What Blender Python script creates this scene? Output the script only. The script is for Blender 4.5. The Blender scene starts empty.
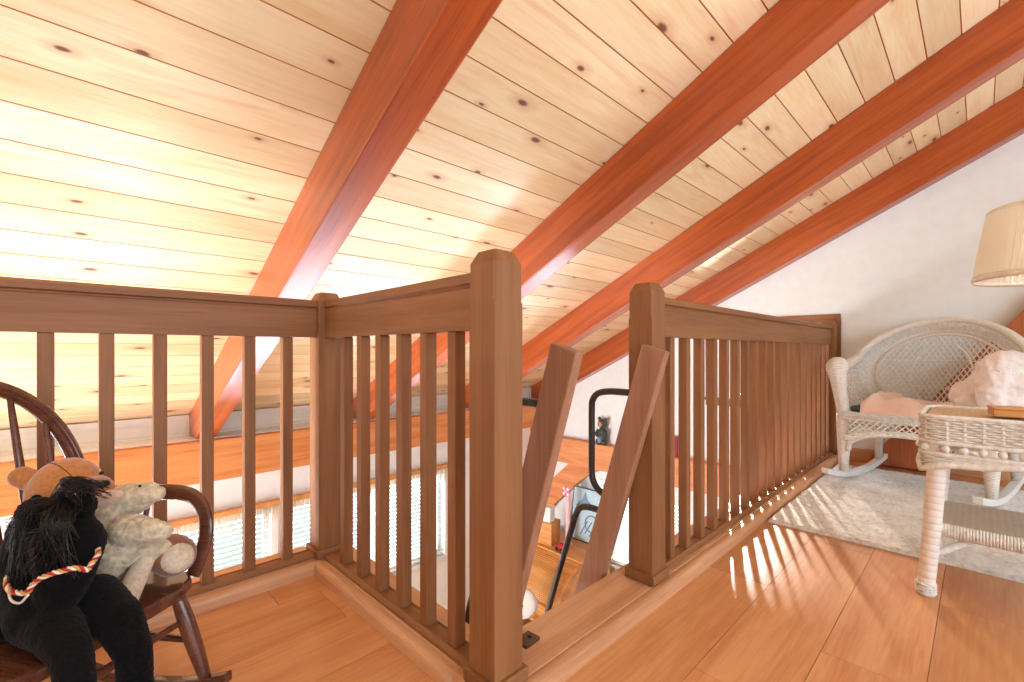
import bpy, bmesh, math, random
from math import sin, cos, pi, radians, sqrt
from mathutils import Vector, Matrix, noise
random.seed(7)
SC = bpy.context.scene
COL = SC.collection
# ---------------------------------------------------------------- camera
ANG = radians(45.5); CA, SA = cos(ANG), sin(ANG); CH = 0.865; FPX = 460.0
cam = bpy.data.cameras.new('camera'); camo = bpy.data.objects.new('camera', cam); COL.objects.link(camo)
camo.location = (0, 0, CH); camo.rotation_euler = (radians(90), 0, ANG - pi/2)
cam.sensor_width = 36; cam.lens = FPX/1024*36; cam.shift_y = 10/1024; cam.clip_start = 0.02
SC.camera = camo
# ---------------------------------------------------------------- exposure
vs = SC.view_settings
vs.view_transform = 'Standard'; vs.look = 'None'; vs.gamma = 1; vs.use_curve_mapping = False
vs.exposure = 0.47
# ---------------------------------------------------------------- world
w = bpy.data.worlds.new('daylight'); SC.world = w; w.use_nodes = True
bg = w.node_tree.nodes['Background']; bg.inputs[0].default_value = (0.80, 0.95, 0.84, 1); bg.inputs[1].default_value = 0.62
# ---------------------------------------------------------------- sun, window daylight and added fill lamps
def lamp(name, kind, loc, toward, energy, color=(1, 1, 1), size=None, angle=None):
    l = bpy.data.lights.new(name, kind); o = bpy.data.objects.new(name, l); COL.objects.link(o)
    o.location = loc
    o.rotation_euler = (Vector(toward)).to_track_quat('-Z', 'Y').to_euler()
    l.energy = energy; l.color = color
    if size: l.shape = 'RECTANGLE'; l.size, l.size_y = size
    if angle: l.angle = angle
    return o
lamp('sun', 'SUN', (8, 4, 3), (-0.925, -0.38, -0.35), 12.0, (1.0, 0.90, 0.80), angle=radians(3.0))
DAY = (0.82, 0.98, 1.22)
# bright sunlit ground outside and below the windows, throwing light up on the ceiling
lamp('ground_bounce_far', 'AREA', (0.9, 7.4, -3.85), (0.0, -3.3, 2.95), 560, DAY, (3.0, 1.1))
lamp('ground_bounce_far', 'AREA', (4.0, 7.4, -3.85), (-1.6, -3.3, 2.95), 1300, DAY, (3.0, 1.1))
lamp('ground_bounce_gable', 'AREA', (9.0, 2.4, -4.8), (-4.5, 0.0, 3.7), 2600, DAY, (1.6, 2.0))
lamp('daylight_gable_window', 'AREA', (5.7, 1.8, 2.1), (-1, -0.25, -0.9), 110, DAY, (1.2, 0.8))
# fill lamp added at an unseen opening in the lower room's left wall
lamp('unseen_left_fill', 'AREA', (-2.75, 2.9, -1.0), (1, 0.05, 0.0), 210, (0.95, 1.0, 1.12), (1.9, 1.7))
lamp('unseen_back_fill', 'AREA', (0.6, -3.6, 1.35), (0.02, 1, -0.14), 98, DAY, (5.0, 1.9))  # fill lamp added behind the camera, outside an unseen wall opening

# ================================================================ helpers
class MB:
    """collects shapes, links them as one mesh object"""
    def __init__(s): s.v = []; s.f = []; s.uv = []; s.sm = []; s.rnd = []
    def face(s, idx, uv=None, smooth=False, rnd=0.5):
        s.f.append(idx); s.uv.append(uv); s.sm.append(smooth); s.rnd.append(rnd)
    def box(s, x0, x1, y0, y1, z0, z1, M=None, rnd=0.5):
        b = len(s.v)
        for z in (z0, z1):
            for x, y in ((x0, y0), (x1, y0), (x1, y1), (x0, y1)):
                p = Vector((x, y, z)); s.v.append(M @ p if M else p)
        for q in ((0,3,2,1),(4,5,6,7),(0,1,5,4),(1,2,6,5),(2,3,7,6),(3,0,4,7)):
            s.face([b+i for i in q], rnd=rnd)
    def prism(s, poly, axis, a, b, smooth=False, M=None):
        """extrude 2D polygon (in the two axes other than axis, cyclic order) from a to b"""
        n = len(poly); o = len(s.v)
        for t in (a, b):
            for (p, q) in poly:
                c = {'x': (t, p, q), 'y': (p, t, q), 'z': (p, q, t)}[axis]
                c = Vector(c); s.v.append(M @ c if M else c)
        s.face([o+i for i in range(n)][::-1]); s.face([o+n+i for i in range(n)])
        for i in range(n):
            j = (i+1) % n; s.face([o+i, o+j, o+n+j, o+n+i], smooth=smooth)
    def tube(s, pts, rad, n=8, closed=False, cap=True, flat=None, uvs=1.0, M=None, smooth=True):
        pts = [Vector(p) for p in pts]; m = len(pts)
        rads = rad if isinstance(rad, (list, tuple)) else [rad]*m
        o = len(s.v); prev = None; L = 0; us = []
        for i, p in enumerate(pts):
            a = pts[i-1] if (i or closed) else p; c = pts[(i+1) % m] if (i < m-1 or closed) else p
            t = (c-a)
            t = t.normalized() if t.length > 1e-9 else Vector((0, 0, 1))
            if prev is None:
                u = t.orthogonal() if flat is None else Vector(flat) - t*t.dot(Vector(flat))
                u.normalize()
            else:
                u = prev - t*prev.dot(t)
                if flat is not None: u = Vector(flat) - t*t.dot(Vector(flat))
                u.normalize()
            prev = u; vv = t.cross(u)
            if i: L += (p-pts[i-1]).length
            us.append(L)
            r = rads[i]; ru, rv = r if isinstance(r, (list, tuple)) else (r, r)
            for k in range(n):
                an = 2*pi*k/n
                q = p + u*cos(an)*ru + vv*sin(an)*rv
                s.v.append(M @ q if M else q)
        segs = m if closed else m-1
        for i in range(segs):
            i2 = (i+1) % m; u2 = us[i2] if i2 else L + (pts[0]-pts[-1]).length
            for k in range(n):
                k2 = (k+1) % n
                s.face([o+i*n+k, o+i*n+k2, o+i2*n+k2, o+i2*n+k],
                       [(us[i]*uvs, k/n), (us[i]*uvs, (k+1)/n), (u2*uvs, (k+1)/n), (u2*uvs, k/n)], smooth)
        if cap and not closed:
            s.face([o+k for k in range(n)][::-1]); s.face([o+(m-1)*n+k for k in range(n)])
    def lathe(s, prof, n=24, M=None, smooth=True, cap=True):
        """profile [(r,z)...] around z"""
        o = len(s.v)
        for (r, z) in prof:
            for k in range(n):
                a = 2*pi*k/n; q = Vector((r*cos(a), r*sin(a), z)); s.v.append(M @ q if M else q)
        for i in range(len(prof)-1):
            for k in range(n):
                k2 = (k+1) % n
                s.face([o+i*n+k, o+i*n+k2, o+(i+1)*n+k2, o+(i+1)*n+k], [(prof[i][1], k/n), (prof[i][1], (k+1)/n), (prof[i+1][1], (k+1)/n), (prof[i+1][1], k/n)], smooth)
        if cap:
            if prof[0][0] > 1e-4: s.face([o+k for k in range(n)][::-1])
            if prof[-1][0] > 1e-4: s.face([o+(len(prof)-1)*n+k for k in range(n)])
    def ball(s, c, r, n=14, M=None, R=None):
        c = Vector(c); rr = r if isinstance(r, (list, tuple)) else (r, r, r)
        o = len(s.v); m = n//2+1
        for i in range(m+1):
            th = pi*i/m
            for k in range(n):
                a = 2*pi*k/n; q = Vector((rr[0]*sin(th)*cos(a), rr[1]*sin(th)*sin(a), rr[2]*cos(th)))
                if R: q = R @ q
                q = c+q; s.v.append(M @ q if M else q)
        for i in range(m):
            for k in range(n):
                k2 = (k+1) % n; s.face([o+i*n+k, o+(i+1)*n+k, o+(i+1)*n+k2, o+i*n+k2], None, True)
    def grid(s, fn, nu, nv, smooth=True, uvs=(1, 1)):
        o = len(s.v)
        for i in range(nu+1):
            for j in range(nv+1): s.v.append(Vector(fn(i/nu, j/nv)))
        for i in range(nu):
            for j in range(nv):
                a = o+i*(nv+1)+j
                s.face([a, a+nv+1, a+nv+2, a+1], [(i/nu*uvs[0], j/nv*uvs[1]), ((i+1)/nu*uvs[0], j/nv*uvs[1]), ((i+1)/nu*uvs[0], (j+1)/nv*uvs[1]), (i/nu*uvs[0], (j+1)/nv*uvs[1])], smooth)
    def build(s, name, mat, parent=None, bevel=0, mods=None, seg=2):
        me = bpy.data.meshes.new(name); me.from_pydata([tuple(v) for v in s.v], [], s.f)
        uvl = me.uv_layers.new(name='UVMap'); at_ = me.attributes.new('tone', 'FLOAT', 'FACE')
        for i, p in enumerate(me.polygons):
            p.use_smooth = s.sm[i]; at_.data[i].value = s.rnd[i]
            if s.uv[i]:
                for li, uv in zip(p.loop_indices, s.uv[i]): uvl.data[li].uv = uv
        bm = bmesh.new(); bm.from_mesh(me)
        bmesh.ops.remove_doubles(bm, verts=bm.verts, dist=1e-6)
        bmesh.ops.recalc_face_normals(bm, faces=bm.faces); bm.to_mesh(me); bm.free()
        me.materials.append(mat); o = bpy.data.objects.new(name, me); COL.objects.link(o)
        if parent: o.parent = parent
        if bevel:
            b = o.modifiers.new('bevel', 'BEVEL'); b.width = bevel; b.segments = seg; b.limit_method = 'ANGLE'; b.angle_limit = radians(40)
        return o
def tag(o, label=None, cat=None, group=None, kind=None):
    if label: o['label'] = label
    if cat: o['category'] = cat
    if group: o['group'] = group
    if kind: o['kind'] = kind
    return o
def thing(name, label, cat, loc=(0, 0, 0), rz=0, group=None):
    o = bpy.data.objects.new(name, None); COL.objects.link(o); o.location = loc; o.rotation_euler = (0, 0, rz)
    o.empty_display_size = 0.1
    return tag(o, label, cat, group)
def at(px, py, d):
    r = (px-512)/FPX*d
    return Vector((d*CA + r*SA, d*SA - r*CA, CH - (py-351)/FPX*d))
def smoothpath(pts, k=6, closed=False):
    P = [Vector(p) for p in pts]; n = len(P); out = []
    rng = n if closed else n-1
    for i in range(rng):
        p0 = P[i-1] if (i or closed) else P[0]*2-P[1]; p1 = P[i]; p2 = P[(i+1) % n]
        p3 = P[(i+2) % n] if (i+2 < n or closed) else P[-1]*2-P[-2]
        for j in range(k):
            t = j/k
            out.append(0.5*((2*p1)+(p2-p0)*t+(2*p0-5*p1+4*p2-p3)*t*t+(3*p1-p0-3*p2+p3)*t*t*t))
    if not closed: out.append(P[-1])
    return out

def chain(pts, rads, n_=7):
    out = []; P = [Vector(p) for p in pts]
    for i in range(len(P)-1):
        for j in range(n_):
            f = j/n_; out.append((P[i]*(1-f)+P[i+1]*f, rads[i]*(1-f)+rads[i+1]*f))
    out.append((P[-1], rads[-1])); return out

# ================================================================ materials
def lin(c):
    return tuple(((x/255)/12.92 if x/255 <= 0.04045 else ((x/255+0.055)/1.055)**2.4) for x in c)+(1,)
class NT:
    def __init__(s, name):
        s.m = bpy.data.materials.new(name); s.m.use_nodes = True; s.t = s.m.node_tree; s.n = s.t.nodes; s.p = s.n['Principled BSDF']
    def add(s, typ, **kw):
        nd = s.n.new(typ)
        for k, v in kw.items():
            if k.startswith('i_'):
                key = k[2:]; key = int(key) if key.isdigit() else key.replace('_', ' ')
                nd.inputs[key].default_value = v
            else: setattr(nd, k, v)
        return nd
    def link(s, a, b): s.t.links.new(a, b)
    def math(s, op, a, b=None, c=None):
        nd = s.add('ShaderNodeMath', operation=op)
        for i, x in enumerate((a, b, c)):
            if x is None: continue
            if isinstance(x, (int, float)): nd.inputs[i].default_value = x
            else: s.link(x, nd.inputs[i])
        return nd.outputs[0]
    def mix(s, fac, a, b, mode='MIX'):
        nd = s.add('ShaderNodeMix', data_type='RGBA', blend_type=mode)
        for sock, x in ((nd.inputs[0], fac), (nd.inputs[6], a), (nd.inputs[7], b)):
            if isinstance(x, (int, float, tuple)): sock.default_value = x
            else: s.link(x, sock)
        return nd.outputs[2]
    def ramp(s, src, stops):
        nd = s.add('ShaderNodeValToRGB'); cr = nd.color_ramp
        while len(cr.elements) < len(stops): cr.elements.new(0.5)
        for e, (p, c) in zip(cr.elements, stops): e.position = p; e.color = c
        s.link(src, nd.inputs[0]); return nd.outputs[0]
    def bump(s, h, strength=0.3, dist=0.01):
        nd = s.add('ShaderNodeBump'); nd.inputs['Strength'].default_value = strength; nd.inputs['Distance'].default_value = dist
        s.link(h, nd.inputs['Height']); s.link(nd.outputs[0], s.p.inputs['Normal'])
def setp(nt, color=None, rough=0.5, metal=0, spec=0.5, sheen=0, coat=0):
    p = nt.p
    if color is not None:
        if isinstance(color, tuple): p.inputs['Base Color'].default_value = color
        else: nt.link(color, p.inputs['Base Color'])
    p.inputs['Roughness'].default_value = rough; p.inputs['Metallic'].default_value = metal
    p.inputs['Specular IOR Level'].default_value = spec; p.inputs['Sheen Weight'].default_value = sheen
    p.inputs['Coat Weight'].default_value = coat
def plain(name, rgb, rough=0.6, metal=0, spec=0.4, sheen=0, nscale=40, namt=0.06, bump=0.0, coat=0):
    nt = NT(name); tc = nt.add('ShaderNodeTexCoord')
    no = nt.add('ShaderNodeTexNoise'); no.inputs['Scale'].default_value = nscale; no.inputs['Detail'].default_value = 5
    nt.link(tc.outputs['Object'], no.inputs['Vector'])
    c = lin(rgb); lo = tuple(x*(1-namt*2.2) for x in c[:3])+(1,); hi = tuple(min(1, x*(1+namt)) for x in c[:3])+(1,)
    col = nt.ramp(no.outputs[0], [(0.3, lo), (0.7, hi)])
    setp(nt, col, rough, metal, spec, sheen, coat)
    if bump: nt.bump(no.outputs[0], bump, 0.005)
    return nt.m
def wood(name, base, dark, axis='x', rough=0.42, knots=0.0, stretch=14, boards=None, tone=0.0, grain=1.0, spec=0.4, coat=0.0, kcol=(70, 28, 12), objrand=True, streak=0.0, strcol=None, joint=None, kdark=None, pitch=False):
    nt = NT(name); tc = nt.add('ShaderNodeTexCoord'); vec = tc.outputs['Object']
    oi = nt.add('ShaderNodeObjectInfo')
    if objrand:
        off = nt.math('MULTIPLY', oi.outputs['Random'], 37.0)
        cb = nt.add('ShaderNodeCombineXYZ'); nt.link(off, cb.inputs[0]); nt.link(off, cb.inputs[1]); nt.link(off, cb.inputs[2])
        va = nt.add('ShaderNodeVectorMath', operation='ADD'); nt.link(vec, va.inputs[0]); nt.link(cb.outputs[0], va.inputs[1]); vec = va.outputs[0]
    if pitch:                                      # grain follows the roof slope
        vr = nt.add('ShaderNodeVectorRotate', rotation_type='X_AXIS'); nt.link(vec, vr.inputs['Vector']); vr.inputs['Angle'].default_value = math.atan(0.5); vec = vr.outputs[0]
        nt.p.inputs['Coat Roughness'].default_value = 0.38
    tonev = None
    if boards:                                     # (axis index, origin, pitch): one random tone and grain shift per board
        ai, o0, pit = boards
        sp = nt.add('ShaderNodeSeparateXYZ'); nt.link(tc.outputs['Object'], sp.inputs[0])
        dv = nt.math('DIVIDE', nt.math('SUBTRACT', sp.outputs[ai], o0), pit); q = nt.math('FLOOR', dv)
        wn = nt.add('ShaderNodeTexWhiteNoise', noise_dimensions='1D'); nt.link(q, wn.inputs['W']); tonev = wn.outputs['Value']
    elif tone:
        a = nt.add('ShaderNodeAttribute', attribute_name='tone'); tonev = a.outputs['Fac']
    if tonev is not None:
        sh = nt.math('MULTIPLY', tonev, 23.0); cb = nt.add('ShaderNodeCombineXYZ')
        for i in range(3): nt.link(sh, cb.inputs[i])
        va = nt.add('ShaderNodeVectorMath', operation='ADD'); nt.link(vec, va.inputs[0]); nt.link(cb.outputs[0], va.inputs[1]); vec = va.outputs[0]
    ix = 'xyz'.index(axis)
    def mapped(al, cr):
        mp = nt.add('ShaderNodeMapping'); sc = [cr]*3; sc[ix] = al; mp.inputs['Scale'].default_value = sc; nt.link(vec, mp.inputs[0]); return mp.outputs[0]
    n1 = nt.add('ShaderNodeTexNoise'); n1.inputs['Scale'].default_value = 1; n1.inputs['Detail'].default_value = 3; n1.inputs['Distortion'].default_value = 0.7
    nt.link(mapped(1.3, stretch), n1.inputs['Vector'])
    n2 = nt.add('ShaderNodeTexNoise'); n2.inputs['Scale'].default_value = 1; n2.inputs['Detail'].default_value = 6; n2.inputs['Distortion'].default_value = 0.4
    nt.link(mapped(6, stretch*11), n2.inputs['Vector'])
    g = nt.math('ADD', nt.math('MULTIPLY', n1.outputs[0], 0.62), nt.math('MULTIPLY', n2.outputs[0], 0.38))
    d2 = 0.5-0.17/grain if grain else 0; 
    col = nt.ramp(g, [(max(0, 0.5-0.16), lin(dark)), (0.5+0.10, lin(base))])
    if grain < 1: col = nt.mix(1-grain, col, lin(base))
    if streak:
        n3 = nt.add('ShaderNodeTexNoise'); n3.inputs['Scale'].default_value = 1; n3.inputs['Detail'].default_value = 4; n3.inputs['Distortion'].default_value = 1.2
        nt.link(mapped(1.1, 9), n3.inputs['Vector'])
        mr = nt.ramp(n3.outputs[0], [(0.60, (0, 0, 0, 1)), (0.72, (streak,)*3+(1,))])
        col = nt.mix(mr, col, lin(strcol or dark))
    if knots:
        v = nt.add('ShaderNodeTexVoronoi', feature='F1', voronoi_dimensions='2D' if joint else '3D'); v.inputs['Scale'].default_value = 1
        wv = nt.add('ShaderNodeTexNoise'); wv.inputs['Scale'].default_value = 9; nt.link(vec, wv.inputs['Vector'])
        wa = nt.add('ShaderNodeVectorMath', operation='MULTIPLY_ADD'); nt.link(wv.outputs['Color'], wa.inputs[0]); wa.inputs[1].default_value = (0.06,)*3
        nt.link(mapped(*((2.6, 6.5) if joint else (3.3, 7.0))), wa.inputs[2]); nt.link(wa.outputs[0], v.inputs['Vector'])
        sp = nt.add('ShaderNodeSeparateColor'); nt.link(v.outputs['Color'], sp.inputs[0])
        on = nt.math('GREATER_THAN', sp.outputs[0], 1-knots)
        sz = nt.math('ADD', nt.math('MULTIPLY', nt.math('POWER', sp.outputs[1], 2.0), 0.07), 0.035)
        kk = nt.math('MULTIPLY', on, nt.math('SUBTRACT', 1.0, nt.math('DIVIDE', v.outputs['Distance'], sz)))
        kk1 = nt.add('ShaderNodeClamp'); nt.link(nt.math('MULTIPLY', kk, 2.0), kk1.inputs[0])
        halo = nt.add('ShaderNodeClamp'); nt.link(nt.math('MULTIPLY', on, nt.math('SUBTRACT', 1.0, nt.math('DIVIDE', v.outputs['Distance'], nt.math('MULTIPLY', sz, 3.0)))), halo.inputs[0])
        col = nt.mix(nt.math('MULTIPLY', halo.outputs[0], 0.6), col, lin(kdark or dark))
        col = nt.mix(nt.math('MULTIPLY', kk1.outputs[0], 0.85), col, lin(kcol))
    if tonev is not None:
        tv = nt.math('ADD', nt.math('MULTIPLY', tonev, 0.26), 0.82)
        cb2 = nt.add('ShaderNodeCombineColor')
        nt.link(tv, cb2.inputs[0]); nt.link(nt.math('POWER', tv, 1.15), cb2.inputs[1]); nt.link(nt.math('POWER', tv, 1.5), cb2.inputs[2])
        col = nt.mix(1.0, col, cb2.outputs[0], 'MULTIPLY')
    if joint:                                      # shade of the V joints painted as a darker line
        fr = nt.math('ABSOLUTE', nt.math('SUBTRACT', nt.math('FRACT', dv), 0.5))
        col = nt.mix(nt.math('GREATER_THAN', fr, 0.5-0.0024/boards[2]), col, lin(joint))
    setp(nt, col, rough, spec=spec, coat=coat)
    nt.bump(n2.outputs[0], 0.10, 0.002)
    return nt.m
M = {}
M['pine'] = wood('knotty_pine', (252, 229, 188), (240, 206, 154), 'x', 0.36, knots=0.62, stretch=8, boards=(1, 1.574, 0.1259), kcol=(92, 46, 32), streak=0.35, strcol=(226, 160, 110), joint=(196, 118, 66), kdark=(206, 132, 92))
M['beam'] = wood('fir_beam', (188, 88, 30), (146, 58, 16), 'y', 0.34, knots=0.10, stretch=24, kcol=(90, 36, 18), spec=0.45, coat=0.5, pitch=True)
M['beam_x'] = wood('fir_beam_along', (226, 150, 88), (196, 112, 56), 'x', 0.5, knots=0.1, stretch=14, kcol=(90, 40, 18))
M['beam_z'] = wood('fir_post', (214, 130, 72), (180, 88, 42), 'z', 0.5, knots=0.1, stretch=14)
M['rail_x'] = wood('oak_stain_x', (154, 104, 64), (130, 83, 48), 'x', 0.55, stretch=20)
M['rail_y'] = wood('oak_stain_y', (154, 104, 64), (130, 83, 48), 'y', 0.55, stretch=20)
M['rail_z'] = wood('oak_stain_z', (154, 104, 64), (130, 83, 48), 'z', 0.55, stretch=20)
M['ladder'] = wood('pale_ladder_wood', (180, 132, 104), (154, 108, 82), 'z', 0.5, stretch=20)
M['kerb_x'] = wood('oak_kerb_x', (218, 166, 124), (190, 134, 92), 'x', 0.36, stretch=16)
M['kerb_y'] = wood('oak_kerb_y', (218, 166, 124), (190, 134, 92), 'y', 0.36, stretch=16)
M['floor'] = wood('laminate_planks', (228, 166, 114), (206, 134, 82), 'x', 0.33, stretch=9, tone=1, knots=0.05, kcol=(140, 78, 46), objrand=False)
M['floor_low'] = wood('lower_floor_boards', (226, 198, 160), (206, 172, 130), 'x', 0.4, stretch=8, boards=(1, 0, 0.12), objrand=False)
M['walnut'] = wood('dark_walnut', (112, 66, 48), (70, 36, 26), 'x', 0.22, stretch=22, coat=0.5)
M['oak'] = wood('golden_oak', (222, 160, 92), (192, 120, 58), 'y', 0.4, stretch=14)
M['wall'] = plain('cream_plaster', (238, 239, 234), 0.85, nscale=14, namt=0.015, bump=0.02)
M['white'] = plain('white_paint', (236, 234, 228), 0.45, nscale=8, namt=0.02)
M['metal'] = plain('dark_steel_tube', (74, 68, 66), 0.34, metal=0.7, nscale=60, namt=0.08)
M['bronze'] = plain('bronze_bracket', (96, 72, 54), 0.4, metal=0.6)
M['green'] = plain('dark_green_cushion', (72, 92, 80), 0.9, sheen=0.3, bump=0.2, nscale=150)
def fabric(name, rgb, rough=0.95, nscale=120, amt=0.12, sheen=0.5, bump=0.5, lump=0.0):
    nt = NT(name); tc = nt.add('ShaderNodeTexCoord')
    a = nt.add('ShaderNodeTexNoise'); a.inputs['Scale'].default_value = nscale; a.inputs['Detail'].default_value = 8; nt.link(tc.outputs['Object'], a.inputs['Vector'])
    b = nt.add('ShaderNodeTexNoise'); b.inputs['Scale'].default_value = nscale/9; nt.link(tc.outputs['Object'], b.inputs['Vector'])
    c = lin(rgb); f = nt.math('ADD', nt.math('MULTIPLY', a.outputs[0], 0.6), nt.math('MULTIPLY', b.outputs[0], 0.4))
    col = nt.ramp(f, [(0.32, tuple(x*(1-amt*2.4) for x in c[:3])+(1,)), (0.66, tuple(min(1, x*(1+amt)) for x in c[:3])+(1,))])
    setp(nt, col, rough, spec=0.15, sheen=sheen); nt.bump(f, bump, 0.006)
    return nt.m
M['bear'] = fabric('tan_plush', (204, 132, 74)); M['bear_dark'] = fabric('brown_plush', (150, 92, 60))
M['sole'] = fabric('cream_suede', (226, 204, 176), sheen=0.3); M['lamb'] = fabric('cream_curly_fleece', (222, 202, 170), nscale=70, amt=0.22, bump=1.0)
M['black'] = fabric('black_plush', (17, 14, 16), nscale=200, amt=0.5, sheen=0.04); M['hair'] = plain('black_mane_hair', (26, 21, 22), 0.4, nscale=90, namt=0.3)
M['eye'] = plain('black_glass', (12, 10, 10), 0.1); M['pinkish'] = fabric('pale_pink_felt', (226, 184, 160)); M['seam'] = plain('brown_thread', (110, 60, 34), 0.8)
M['rust'] = fabric('rust_plush', (156, 84, 50)); M['snout'] = fabric('grey_pink_plush', (176, 128, 104))
M['blanket'] = fabric('pink_blanket', (244, 206, 184), nscale=90, amt=0.04, sheen=0.6, bump=0.25); M['throw'] = fabric('white_pink_throw', (248, 232, 224), nscale=90, amt=0.03, bump=0.25)
for nm, rgb in (('red', (196, 40, 34)), ('gold', (226, 172, 92)), ('ivory', (250, 242, 224)), ('pink', (232, 120, 150)), ('signred', (150, 36, 40)), ('grey', (130, 132, 136)), ('darkfig', (70, 76, 70)), ('blue', (120, 150, 178)), ('face', (206, 150, 116)), ('black_p', (40, 38, 38)), ('skyblue', (188, 216, 226)), ('paleyellow', (240, 216, 160))):
    M[nm] = plain('paint_'+nm, rgb, 0.55, nscale=30, namt=0.05)
def wicker(name, hi, lo, fu=180, fv=9, mode='uv', scale=(1, 1, 1)):
    """over-under weave: rows along u with stakes across"""
    nt = NT(name); tc = nt.add('ShaderNodeTexCoord')
    sp = nt.add('ShaderNodeSeparateXYZ')
    if mode == 'uv': nt.link(tc.outputs['UV'], sp.inputs[0]); u, v = sp.outputs[0], sp.outputs[1]
    else:
        nt.link(tc.outputs['Object'], sp.inputs[0])
        u = nt.math('ADD', sp.outputs[mode[0]], 0.0); v = nt.math('ADD', sp.outputs[mode[1]], 0.0)
    a = nt.math('MULTIPLY', u, fu); b = nt.math('MULTIPLY', v, fv)
    row = nt.math('FLOOR', a)
    ph = nt.math('ADD', nt.math('MULTIPLY', b, pi), nt.math('MULTIPLY', row, pi))
    over = nt.math('ADD', nt.math('MULTIPLY', nt.math('SINE', ph), 0.5), 0.5)
    rib = nt.math('ABSOLUTE', nt.math('SINE', nt.math('MULTIPLY', a, pi)))
    h = nt.math('MULTIPLY', nt.math('POWER', rib, 0.6), nt.math('ADD', nt.math('MULTIPLY', over, 0.6), 0.4))
    nz = nt.add('ShaderNodeTexNoise'); nz.inputs['Scale'].default_value = 30; nt.link(tc.outputs['Object'], nz.inputs['Vector'])
    hh = nt.math('ADD', h, nt.math('MULTIPLY', nt.math('SUBTRACT', nz.outputs[0], 0.5), 0.25))
    col = nt.ramp(hh, [(0.08, lin(lo)), (0.42, lin(hi))])
    setp(nt, col, 0.5, spec=0.35); nt.bump(h, 0.8, 0.004)
    return nt.m
WHI, WLO = (248, 241, 230), (196, 174, 150)
M['wick'] = wicker('white_wicker_wrapped', WHI, WLO, 120, 8)
M['wrap'] = wicker('white_wrapped_cane', (248, 241, 230), (236, 224, 208), 46, 1)
M['wick_flat'] = wicker('white_wicker_panel', WHI, WLO, 110, 40, (2, 1))
M['wick_top'] = wicker('tan_wicker_top', (232, 196, 150), (150, 108, 74), 150, 60, (0, 1))
M['wick_shelf'] = wicker('grey_wicker_shelf', (226, 212, 188), (110, 96, 80), 110, 55, (0, 1))
M['strand'] = plain('white_cane', (252, 247, 238), 0.5, nscale=60, namt=0.1)
def rugmat():
    nt = NT('ivory_shag_rug'); tc = nt.add('ShaderNodeTexCoord')
    a = nt.add('ShaderNodeTexNoise'); a.inputs['Scale'].default_value = 55; a.inputs['Detail'].default_value = 8; nt.link(tc.outputs['Object'], a.inputs['Vector'])
    b = nt.add('ShaderNodeTexNoise'); b.inputs['Scale'].default_value = 7; b.inputs['Detail'].default_value = 4; nt.link(tc.outputs['Object'], b.inputs['Vector'])
    sp = nt.add('ShaderNodeSeparateXYZ'); nt.link(tc.outputs['Object'], sp.inputs[0])
    def ln(sx, sy):
        q = nt.math('ADD', nt.math('MULTIPLY', sp.outputs[0], sx), nt.math('MULTIPLY', sp.outputs[1], sy))
        q = nt.math('ADD', q, nt.math('MULTIPLY', b.outputs[0], 0.35))
        return nt.math('LESS_THAN', nt.math('ABSOLUTE', nt.math('SUBTRACT', nt.math('FRACT', q), 0.5)), 0.035)
    l = nt.math('MAXIMUM', ln(1.9, 1.5), ln(1.9, -1.5))
    f = nt.math('ADD', nt.math('MULTIPLY', a.outputs[0], 0.55), nt.math('MULTIPLY', b.outputs[0], 0.45))
    col = nt.ramp(f, [(0.36, lin((206, 194, 184))), (0.5, lin((234, 228, 218))), (0.62, lin((248, 246, 240)))])
    col = nt.mix(nt.math('MULTIPLY', l, 0.45), col, lin((246, 240, 230)))
    setp(nt, col, 0.97, spec=0.1, sheen=0.4); nt.bump(f, 0.8, 0.02)
    return nt.m
M['rug'] = rugmat()
def glassmat():
    nt = NT('window_glass'); nt.n.remove(nt.p); out = nt.n['Material Output']
    tr = nt.add('ShaderNodeBsdfTransparent'); gl = nt.add('ShaderNodeBsdfGlossy'); gl.inputs['Roughness'].default_value = 0.02
    mx = nt.add('ShaderNodeMixShader'); mx.inputs[0].default_value = 0.05
    nt.link(tr.outputs[0], mx.inputs[1]); nt.link(gl.outputs[0], mx.inputs[2]); nt.link(mx.outputs[0], out.inputs[0]); return nt.m
M['glass'] = glassmat()
def shademat():
    nt = NT('pleated_lampshade'); setp(nt, lin((250, 246, 238)), 0.8)
    tl = nt.add('ShaderNodeBsdfTranslucent'); tl.inputs[0].default_value = lin((250, 236, 210))
    mx = nt.add('ShaderNodeMixShader'); mx.inputs[0].default_value = 0.3; out = nt.n['Material Output']
    nt.link(nt.p.outputs[0], mx.inputs[1]); nt.link(tl.outputs[0], mx.inputs[2]); nt.link(mx.outputs[0], out.inputs[0]); return nt.m
M['shade'] = shademat()

# ================================================================ the room
Z0 = CH+1.58                                  # ceiling height over the camera
def ceil(y): return Z0-0.5*y
XW, YF, XL, YB, ZL = 4.48, 4.10, -2.6, -3.4, -2.45
RIDGE = -1.6
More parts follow.
